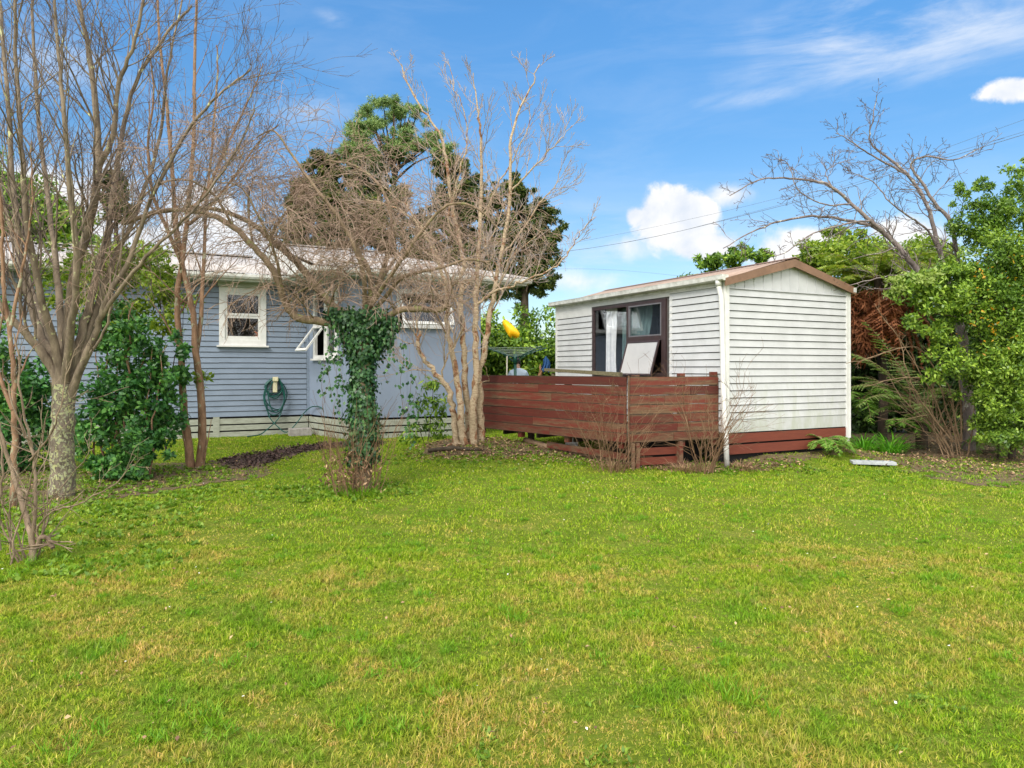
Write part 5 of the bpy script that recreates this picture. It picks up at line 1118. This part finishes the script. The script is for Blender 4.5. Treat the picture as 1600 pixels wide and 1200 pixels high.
leafy('young_leafy_plant', (bk.x,bk.y,0.02), 'young plant with drooping leaves before the porch wall left of the pale trunks',
  [bl(676,640,13.4,26,40,0.28,150,12), bl(660,670,13.4,44,18,0.3,110,10), bl(672,605,13.4,20,24,0.2,60,8), bl(640,690,13.4,24,10,0.2,40,4)], 0.13, 0.04, M['leaf_hedge'], 86, droop=1.0, cat='plant',
  stems=[([(666,700,13.4),(676,650,13.4),(672,600,13.4)],0.01,0.004),([(664,700,13.4),(655,660,13.4),(652,610,13.4)],0.008,0.003),([(668,700,13.4),(690,650,13.4),(700,610,13.4)],0.008,0.003)])
# hedge beyond the clothesline
bk = P(850, 575, 21)
leafy('hedge', (bk.x,bk.y,0), 'tall overgrown green hedge beyond the clothesline, left of the cabin',
  [bl(700+40*k, 555+6*math.sin(k*2), 21+0.3*math.sin(k), 42, 66+9*math.sin(k*1.7), 0.9, 2600, 40) for k in range(9)] + [bl(700+40*k, 615, 20.8, 42, 50, 0.8, 1200, 22) for k in range(9)], 0.15, 0.075, M['leaf_hedge'], 87, cat='hedge', droop=0.3)
# ---- conifers far behind
def conifer(px, label, blobs, seed, mat, L_, W_, top, d_, cat='conifer', name='conifer', grp='dark conifers beyond the house', sub=0.2, shell=0.45, limbs=()):
    b = P(px, 575, d_); root = tree_root(name, (b.x,b.y,0), label, cat, grp)
    blobs = [(c, r_, int(n_*2.0), k_) for c, r_, n_, k_ in blobs]
    wchild(foliage('foliage', blobs, L_, W_, mat, root, seed, sub, shell, 0.0, 0.3), (b.x,b.y,0))
    wchild(tubes('trunk', [guide([(px,615,d_),(px+2,450,d_),(px+1,top,d_)],0.45,0.06,4)]+[guide(q,0.12,0.03,3) for q in limbs], M['bark_dark'], 8, root), (b.x,b.y,0))
conifer(512, 'dark bushy conifer standing farthest left behind the house', [bl(512,268,45,34,28,1.6,3600,60), bl(495,310,45,48,34,1.8,4300,70), bl(545,330,45,55,45,2,4800,80), bl(490,360,45,50,40,2,3600,60), bl(520,410,45,60,40,2,3600,60), bl(470,330,46,30,40,1.5,1800,30)], 91, M['leaf_cypress'], 0.26, 0.085, 255, 45, sub=0.16)
conifer(592, 'dark bushy conifer just below the tall open pine', [bl(575,278,48,38,28,1.6,3400,56), bl(600,312,48,46,38,1.8,4000,60), bl(570,350,47,50,40,2,3600,60), bl(630,380,47,50,40,2,2800,50)], 92, M['leaf_cypress'], 0.26, 0.085, 262, 48, sub=0.16)
conifer(725, 'dark bushy conifer right of the tall pine behind the pale tree', [bl(700,262,50,32,24,1.4,2400,40), bl(722,305,50,42,38,1.8,3800,60), bl(690,350,50,45,40,2,3200,56), bl(755,345,50,42,50,2,3600,56), bl(730,410,50,60,40,2,3600,56)], 93, M['leaf_cypress'], 0.27, 0.085, 250, 50, sub=0.16)
conifer(818, 'dark spreading conifer farthest right behind the pale tree, left of the cabin', [bl(800,300,46,32,26,1.6,2400,40), bl(828,345,46,46,32,1.8,3600,60), bl(800,390,46,55,38,2,3800,60), bl(850,385,46,32,32,1.5,2200,36), bl(835,430,46,44,30,1.8,2600,44), bl(870,362,46,12,22,0.8,400,8), bl(790,450,46,70,35,2,2200,40)], 94, M['leaf_cypress'], 0.26, 0.085, 290, 46, sub=0.15)
rg_ = random.Random(3); bls = []; lm = []
for k in range(105):
    a = rg_.uniform(0, 2*math.pi); q = math.sqrt(rg_.random())*rg_.uniform(0.85,1.12); x = 614+q*math.cos(a)*80; y = 206+q*math.sin(a)*50 + 0.0035*(x-614)**2
    rx = rg_.uniform(5,15); dd = 52+rg_.uniform(-2.5,2.5); bls.append(bl(x, y, dd, rx, rx*0.62, 0.6, int(10*rx), 8))
    if k % 4 == 0: lm.append([(615,262+rg_.uniform(-30,30),52),((615+x)/2,(262+y)/2+6,52),(x,y+4,dd)])
for k in range(14): x = rg_.uniform(535,590); bls.append(bl(x, rg_.uniform(228,255), 52, 13, 7, 0.6, 200, 8))
conifer(614, 'tall open crowned pine rising above the dark conifers', bls, 95, M['leaf_pine'], 0.30, 0.05, 175, 52, 'pine', 'pine_tree', None, 0.4, 0.2, lm)
# ---- behind and right of the cabin
bk = P(1140, 575, 24); bls = [bl(1108,413,24,22,11,0.8,600,14), bl(1150,402,24,26,13,0.8,800,16), bl(1190,400,24,16,10,0.6,300,8), bl(1140,440,24,60,30,1,1000,16), bl(1168,396,24,10,12,0.5,200,5)]
leafy('broadleaf_tree', (bk.x,bk.y,0), 'green tree top just showing over the cabin roof ridge', bls, 0.17, 0.07, M['leaf_hedge'], 101, cat='tree', stems=[([(1145,620,24),(1145,500,24),(1145,420,24)],0.15,0.05)], up=0.2)
bk = P(1330, 575, 17.5)
leafy('broadleaf_tree', (bk.x,bk.y,0), 'bright yellow green tree behind the right slope of the cabin roof',
  [bl(1290,400,17,46,28,0.9,2300,34), bl(1310,372,17.5,24,18,0.6,900,14), bl(1360,410,17.5,60,40,1.2,3000,44), bl(1420,430,17.5,50,50,1.2,2500,36), bl(1270,440,17.2,50,30,1,1500,20), bl(1350,480,17.5,90,50,1.2,2600,36), bl(1470,410,17,40,40,1,1500,24)], 0.11, 0.055, M['leaf_bright'], 102, cat='tree', stems=[([(1335,680,17.5),(1335,520,17.5),(1340,400,17.5)],0.12,0.04)])
bk = P(1450, 575, 16)
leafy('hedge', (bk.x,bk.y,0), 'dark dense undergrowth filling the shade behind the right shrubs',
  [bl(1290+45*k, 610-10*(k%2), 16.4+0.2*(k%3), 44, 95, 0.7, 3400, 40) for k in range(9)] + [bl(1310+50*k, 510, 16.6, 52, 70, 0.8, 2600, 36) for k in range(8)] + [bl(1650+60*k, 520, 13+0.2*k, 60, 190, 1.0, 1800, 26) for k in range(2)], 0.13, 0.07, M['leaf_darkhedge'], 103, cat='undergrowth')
# big glossy shrub at the right edge
bk = P(1580, 700, 11.8)
leafy('camellia_shrub', (bk.x,bk.y,0), 'big glossy bright green shrub filling the right edge',
  [bl(1570,420,11.8,75,75,0.8,7000,90), bl(1530,350,12,40,50,0.6,2400,40), bl(1600,320,11.8,40,60,0.7,2400,36), bl(1520,470,11.6,60,55,0.7,3400,50), bl(1590,540,11.5,70,70,0.8,4400,66), bl(1555,620,11.5,50,60,0.6,2000,34), bl(1640,450,11.6,60,160,0.9,4600,60),
   bl(1490,430,11.8,36,36,0.5,1200,22), bl(1590,670,11.3,50,40,0.5,2200,30), bl(1560,590,11.4,46,60,0.5,2200,32), bl(1525,560,11.8,36,60,0.4,1100,22), bl(1545,655,11.6,24,36,0.35,600,12), bl(1596,270,11.8,12,26,0.3,260,8), bl(1508,300,12,16,24,0.3,300,8), bl(1470,520,11.7,34,26,0.4,420,12), bl(1535,290,12,14,18,0.3,240,6)], 0.066, 0.030, M['leaf_camellia'], 104, sub=0.24, shell=0.3,
  stems=[([(1580,720,11.8),(1578,600,11.8),(1570,480,11.8),(1560,380,11.8)],0.06,0.015),([(1580,700,11.8),(1610,560,11.7),(1625,400,11.7)],0.04,0.01),([(1575,660,11.8),(1540,560,11.7),(1510,440,11.7)],0.03,0.008),([(1590,700,11.8),(1560,620,11.5),(1530,600,11.4)],0.02,0.006)],
  extra=[('yellow_leaves', [bl(1570,470,11.2,60,110,0.5,42,20), bl(1540,520,11.2,50,90,0.4,26,12)], 0.06, 0.03, M['leaf_orange'])])
bk = P(1440, 700, 11.9)
leafy('pale_leaved_shrub', (bk.x,bk.y,0), 'loose pale leaved sprays hanging left of the big glossy shrub',
  [bl(1440,440,11.7,44,18,0.4,520,16), bl(1415,462,11.7,26,14,0.3,200,8), bl(1470,470,11.6,40,26,0.4,480,14), bl(1440,500,11.6,36,20,0.35,260,10), bl(1480,560,11.5,34,30,0.4,340,12), bl(1460,590,11.5,20,16,0.3,100,5)], 0.085, 0.038, M['leaf_camellia'], 105, sub=0.3,
  stems=[([(1560,720,11.9),(1548,600,11.8),(1520,510,11.7),(1470,455,11.7),(1410,445,11.7)],0.02,0.005),([(1548,600,11.8),(1500,560,11.6),(1460,560,11.5)],0.012,0.004),([(1520,510,11.7),(1470,490,11.6),(1420,505,11.6)],0.012,0.004)],
  extra=[('pale_leaves', [bl(1436,436,11.6,44,16,0.35,260,12), bl(1400,455,11.6,16,12,0.2,60,4)], 0.08, 0.036, M['leaf_pale'])])
# ferns
def fronds(name, parent, base, c, specs, mat, rgf, pin=26, pl=0.30, pw=0.035, rach=None):
    """specs: (azimuth, elevation, length, droop)"""
    P_, D_, LL, VV, QQ = [], [], [], [], []; br = []
    for az_, el_, L_, dr_ in specs:
        p = Vector(c); d_ = Vector((math.cos(az_)*math.cos(el_), math.sin(az_)*math.cos(el_), math.sin(el_))); pts_ = [p.copy()]; n_ = pin
        side = d_.cross(Vector((0,0,1))); side = side.normalized() if side.length > 0.1 else Vector((1,0,0))
        for i in range(n_):
            t = i/n_; d_ = (d_+Vector((0,0,-dr_*(0.4+t)/n_*2.2))).normalized(); p = p+d_*(L_/n_); pts_.append(p.copy())
            if t < 0.08: continue
            w = math.sin(min(1,t*1.35+0.08)*math.pi*0.5) * (1-t)**0.55 if t > 0.5 else math.sin(min(1,(t*1.35+0.08))*math.pi*0.5)*0.82
            for s in (-1, 1):
                dd = (side*s + d_*0.45 + Vector((0,0,-0.18+rgf.normal()*0.06))).normalized()
                P_.append(tuple(p)); D_.append(tuple(dd)); LL.append(max(0.05, w)*pl*L_*rgf.uniform(0.75,1.15))
        br.append((pts_, [0.012*(1-0.8*i/n_)*(L_/1.5)**0.5 for i in range(n_+1)]))
    P_ = np.array(P_); D_ = np.array(D_); LL = np.array(LL)[:,None]; n3 = np.cross(D_, np.array([0,0,1.0])); n3 /= np.linalg.norm(n3,axis=1,keepdims=True)+1e-6; n3[:,2] += rgf.uniform(-1.1,1.1,len(n3)); n3 /= np.linalg.norm(n3,axis=1,keepdims=True)
    k = 5; vs, qs, off = [], [], 0                        # each pinna carries small leaflets so the edge reads as toothed
    for j in range(k):
        t0, t1 = j/k, (j+1.25)/k; ww = pw*(1-0.75*j/k); a = P_+D_*LL*t0; b = P_+D_*LL*t1; m_ = (a+b)/2
        sag = np.array([0,0,-0.08])*LL*(t0**2); v = np.stack([a+sag, m_+n3*ww/2+sag, b+sag, m_-n3*ww/2+sag],1).reshape(-1,3)
        vs.append(v); qs.append(np.arange(len(v)).reshape(-1,4)+off); off += len(v)
    wchild(quads(name, np.concatenate(vs), np.concatenate(qs), mat, parent), base); wchild(tubes('frond_stems', br, rach or M['stem_dry'], 4, parent), base)
rf = np.random.default_rng(111)
bt = P(1378, 700, 14.8); base = (bt.x, bt.y, 0); tf = tree_root('tree_fern', base, 'tree fern with yellow green crown and rust brown dead skirt right of the cabin', 'tree fern')
ct = P(1372, 438, 14.8)
fronds('fronds', tf, base, ct, [(rf.uniform(0,6.28), rf.uniform(0.2,0.85), rf.uniform(1.3,1.9), rf.uniform(0.6,1.1)) for _ in range(34)], M['leaf_fern'], rf, 36, 0.26, 0.12)
fronds('dead_fronds', tf, base, ct-Vector((0,0,0.15)), [(rf.uniform(3.2,6.2), rf.uniform(-0.9,-0.1), rf.uniform(1.2,2.0), rf.uniform(0.9,1.6)) for _ in range(24)], M['dead_fern'], rf, 26, 0.15, 0.10, M['dead_fern'])
wchild(foliage('dead_skirt', [bl(1375,495,14.6,40,30,0.4,520,26), bl(1345,520,14.5,26,42,0.3,480,20), bl(1405,480,14.4,22,22,0.3,200,10), bl(1345,470,14.6,20,18,0.3,120,8)], 0.20, 0.035, M['dead_fern'], tf, 9, 0.3, 0.3, 1.6, 0.1), base)
wchild(tubes('trunk', [guide([(1378,715,14.8),(1380,600,14.8),(1374,500,14.8),(1372,432,14.8)],0.10,0.08,4)], M['bark_dark'], 10, tf), base)
def fern(px, py, d_, label, specs, mat, pw=0.036):
    c = P(px, py, d_); base = (c.x, c.y, 0.0); r = tree_root('fern', base, label, 'fern'); fronds('fronds', r, base, c, specs, mat, rf, 28, 0.30, pw); return r, base, c
r, base, c = fern(1440, 640, 13.2, 'tall fern with long pale arching fronds in front of the dead brown fronds', [(2.6,0.95,1.9,0.5),(2.9,0.75,1.7,0.8),(2.2,1.15,2.0,0.35),(3.4,0.6,1.5,0.7),(4.2,0.5,1.0,0.8),(0.6,0.8,1.3,0.8),(1.5,1.0,1.6,0.6),(2.4,0.8,1.8,0.7),(3.0,0.35,1.1,0.7),(2.75,1.0,1.9,0.6),(2.0,0.7,1.6,0.6)], M['leaf_fern2'], 0.062)
wchild(tubes('trunk', [([c+Vector((0,0,0.02)), c+Vector((0,0,-0.3)), Vector((c.x,c.y,-0.05))],[0.09,0.10,0.11])], M['bark_dark'], 8, r), base)
c0 = P(1290, 690, 11.75)
fern(1287, 690, 11.75, 'low green fern against the red base boards of the cabin', [(-1.9+k*0.42, rf.uniform(0.45,0.9), rf.uniform(0.5,0.72), rf.uniform(0.9,1.3)) for k in range(13)]+[(rf.uniform(-2.6,-0.3),0.3,0.5,0.6) for k in range(5)], M['leaf_fern3'])
fern(1345, 625, 13.6, 'dark green fern beside the lower right corner of the cabin', [(-2.8+k*0.5, rf.uniform(0.2,0.8), rf.uniform(0.7,0.95), rf.uniform(0.8,1.2)) for k in range(11)], M['leaf_fern3'])
fern(1545, 690, 12.6, 'spreading green fern at the foot of the big glossy shrub', [(-3.0+k*0.45, rf.uniform(0.3,0.9), rf.uniform(0.5,0.8), rf.uniform(0.9,1.3)) for k in range(12)], M['leaf_fern3'])
fern(1410, 660, 13.0, 'small drooping fern above the wider strap leaved plant', [(-2.6+k*0.55, rf.uniform(0.3,0.8), rf.uniform(0.45,0.7), rf.uniform(1.0,1.5)) for k in range(8)], M['leaf_fern3'])
# ================================================================== small things behind the fence and wires
CL = P(805, 575, 17.0); m = MB(); root = empty('rotary_clothesline', (CL.x, CL.y, 0), R(12)); tag(root, 'green rotary clothesline on a single post beyond the deck fence', 'clothesline')
m.tube([(0,0,-0.05),(0,0,1.80)], 0.035, 12); m.tube([(0,0,1.6),(0,0,1.84)], 0.048, 12); m.build('post', M['green_metal'], root, True)
tips = []
for k in range(4):
    a = k*math.pi/2+0.45; t = Vector((0.98*math.cos(a), 0.98*math.sin(a), 2.0)); tips.append(t)
    m = MB(); m.tube([(0,0,1.74),t], 0.014, 6); m.tube([(0,0,1.62),t*0.55+Vector((0,0,0.82))], 0.009, 6); m.build('arm', M['green_metal'], root, True)
m = MB()
for f in (0.3,0.44,0.58,0.72,0.86,1.0):
    q = [Vector((0,0,1.74)).lerp(t, f) for t in tips]
    for i in range(4):
        a, b = q[i], q[(i+1)%4]; c = (a+b)/2-Vector((0,0,0.03)); m.tube([a, a.lerp(c,.5)-Vector((0,0,.01)), c, c.lerp(b,.5)-Vector((0,0,.01)), b], 0.0035, 4)
m.build('line_cords', M['line'], root)
p = P(791, 575, 16.6); m = MB(); m.tube([(p.x,p.y,-0.02),(p.x+0.02,p.y,1.78)], 0.017, 8); tag(m.build('clothes_prop', M['pole']), 'thin pale prop pole left of the clothesline post', 'pole')
def cloth(name, px, py, d, w, h, mat, label, seed, cat='garment'):
    rr = random.Random(seed); c = P(px, py, d); vs, fs = [], []; nx_, nz_ = 14, 12
    for j in range(nz_+1):
        v = j/nz_; 
        for i in range(nx_+1):
            u = i/nx_-0.5; ww = w*(0.55+0.5*v-0.25*v*v)
            vs.append((c.x+u*ww+0.02*math.sin(v*5), c.y+0.04*math.sin(u*16+v*2)*v+0.03*v, c.z-h*v+0.04*math.cos(u*7)*(1-v)+0.03*math.sin(u*11)*v))
    W_ = nx_+1; fs = [(j*W_+i, j*W_+i+1, (j+1)*W_+i+1, (j+1)*W_+i) for j in range(nz_) for i in range(nx_)]
    o = MB().add(vs, fs).build(name, mat, None, True); s = o.modifiers.new('thick','SOLIDIFY'); s.thickness = 0.006
    return tag(o, label, cat)
cloth('blue_garment', 853, 559, 16.4, 0.24, 0.32, M['blue_cloth'], 'crumpled blue garment hanging right of the clothesline post', 2)
cloth('tan_garment', 844, 571, 16.45, 0.11, 0.30, M['tan'], 'small tan garment hanging below the blue one by the cabin corner', 5)
# yellow pointed scrap hanging above the clothesline
d = 11.9; pts = [(785,501),(790,499),(800,507),(808,515),(812,521),(811,527),(806,529),(802,527),(800,524),(799,527),(798,529),(795,525),(790,517),(786,508)]
c0 = P(797,514,d); vs, fs = [c0+Vector((0,-0.015,0))], []
for i, (a, b) in enumerate(pts):
    q = P(a, b, d); vs.append(q+Vector((0, 0.03*math.sin(i*1.1), 0)))
k = len(pts); fs = [(0, 1+i, 1+(i+1)%k) for i in range(k)]
o = MB().add(vs, fs).build('yellow_scrap', M['yellow'], None, True); s = o.modifiers.new('thick','SOLIDIFY'); s.thickness = 0.004; s.offset = 0
tag(o, 'bright yellow two lobed scrap high above the rotary clothesline', 'scrap')

# ------------------------------------------------------------------ person beyond the clothesline, back turned, head bowed
px_ = P(810, 575, 17.6); person = empty('person', (px_.x, px_.y, 0), R(8))
tag(person, 'person in pale blue shirt with back turned and head bowed beyond the clothesline', 'person')
def skin(name, nodes, edges, mat, parent, lv=2):
    me = bpy.data.meshes.new(name); me.from_pydata([nd[0] for nd in nodes], edges, []); me.materials.append(mat)
    o = bpy.data.objects.new(name, me); link(o, parent); s = o.modifiers.new('skin', 'SKIN'); s.use_smooth_shade = True
    if not me.skin_vertices: 
        pass
    sv_ = me.skin_vertices[0].data
    for i, nd in enumerate(nodes): sv_[i].radius = nd[1] if isinstance(nd[1], tuple) else (nd[1], nd[1]); sv_[i].use_root = (i == 0)
    u = o.modifiers.new('sub', 'SUBSURF'); u.levels = lv; u.render_levels = lv; return o
N = [((0,0,0.93),(0.15,0.11)), ((0,0,1.12),(0.14,0.10)), ((0,0.02,1.34),(0.16,0.11)), ((0,0.05,1.46),(0.07,0.07)), ((0,0.10,1.53),0.052), ((0,0.15,1.60),(0.075,0.09)), ((0,0.19,1.69),(0.07,0.08))]
E = [(0,1),(1,2),(2,3),(3,4),(4,5),(5,6)]
for s in (-1, 1):
    k = len(N)
    N += [((s*0.17,0.03,1.37),0.060), ((s*0.25,0.05,1.17),0.046), ((s*0.20,0.24,1.02),0.036), ((s*0.17,0.32,1.0),(0.035,0.022))]
    E += [(2,k),(k,k+1),(k+1,k+2),(k+2,k+3)]
    for j in range(4):
        f = len(N); oz = 0.028-0.018*j; ln = (0.07,0.078,0.072,0.056)[j]
        N += [((s*(0.165),0.36,1.0+oz),0.011), ((s*0.15,0.36+ln*0.6,0.995+oz),0.009), ((s*0.125,0.36+ln*0.85,0.985+oz),0.008)]; E += [(k+3,f),(f,f+1),(f+1,f+2)]
    f = len(N); N += [((s*0.145,0.33,1.035),0.012), ((s*0.12,0.36,1.05),0.009)]; E += [(k+3,f),(f,f+1)]
    g = len(N); N += [((s*0.10,0,0.86),0.09), ((s*0.11,0.01,0.48),0.058), ((s*0.12,-0.02,0.09),0.04), ((s*0.13,0.14,0.035),(0.04,0.025))]; E += [(0,g),(g,g+1),(g+1,g+2),(g+2,g+3)]
skin('body', N, E, M['skin'], person)
sh = [((0,0,0.86),(0.175,0.13)), ((0,0,1.10),(0.165,0.125)), ((0,0.02,1.34),(0.155,0.125)), ((0,0.05,1.50),(0.075,0.075))]; se = [(0,1),(1,2),(2,3)]
for s in (-1, 1):
    k = len(sh); sh += [((s*0.175,0.03,1.37),0.085), ((s*0.262,0.05,1.17),0.064), ((s*0.22,0.18,1.06),0.052)]; se += [(2,k),(k,k+1),(k+1,k+2)]
skin('shirt', sh, se, M['shirt'], person)
tr_ = [((0,0,0.90),(0.17,0.13))]; te = []
for s in (-1, 1):
    k = len(tr_); tr_ += [((s*0.10,0,0.80),0.11), ((s*0.115,0.01,0.46),0.08), ((s*0.12,-0.01,0.07),0.065)]; te += [(0,k),(k,k+1),(k+1,k+2)]
skin('trousers', tr_, te, M['trousers'], person)
m = MB(); k = 14; vs = []
for j in range(9):
    t = math.pi*j/8*0.72
    for i in range(k): a = 2*math.pi*i/k; rr_ = 1+0.03*math.sin(i*5+j*3); vs.append((0.088*math.sin(t)*math.cos(a)*rr_, 0.165+0.10*math.sin(t)*math.sin(a)*rr_, 1.625+0.135*math.cos(t)*rr_))
m.add(vs, [(j*k+i, j*k+(i+1)%k, (j+1)*k+(i+1)%k, (j+1)*k+i) for j in range(8) for i in range(k)]); m.build('hair', M['hair'], person, True)
m = MB(); m.tube([(0,0.27,1.64),(0,0.295,1.615),(0,0.275,1.60)],[0.008,0.016,0.010],8); m.build('nose', M['skin'], person, True)

# stepping slab on the right
g = G(1364, 725); m = MB(); m.box(-0.31,0.31,-0.11,0.11,0.0,0.045)
for i in range(-5,6,2): m.box(i*0.05-0.012,i*0.05+0.012,-0.07,0.07,0.0451,0.052)
tag(m.build('stepping_slab', M['paver'], None, loc=(g.x, g.y, gz(g)+0.028), rz=R(-14), bevel=0.006), 'flat pale grey slab lying on the grass in front of the strap leaved plants', 'slab')
# overhead wires
def wire(pix, r, label):
    pts = catmull([P(*q) for q in pix], 6); m = MB(); m.tube(pts, r, 6); tag(m.build('power_line', M['wire'], None, True), label, 'power line', 'overhead wires')
wire([(560,425,46),(920,388,40),(1200,327,34),(1450,255,29),(1700,180,25)], 0.010, 'lowest thick overhead wire rising to the right behind the cherry')
wire([(560,423,46),(930,386.5,40),(1200,325,34.2),(1450,250.5,29.2),(1700,176,25.2)], 0.006, 'thin wire running just above the lowest thick one')
wire([(560,430,50),(925,374,44),(1300,288,36),(1600,187,30),(1750,135,27)], 0.0065, 'highest thin overhead wire rising to the right')
wire([(560,445,62),(880,420,55),(1130,437,50),(1300,440,47)], 0.007, 'faint low wire behind the cabin roof')
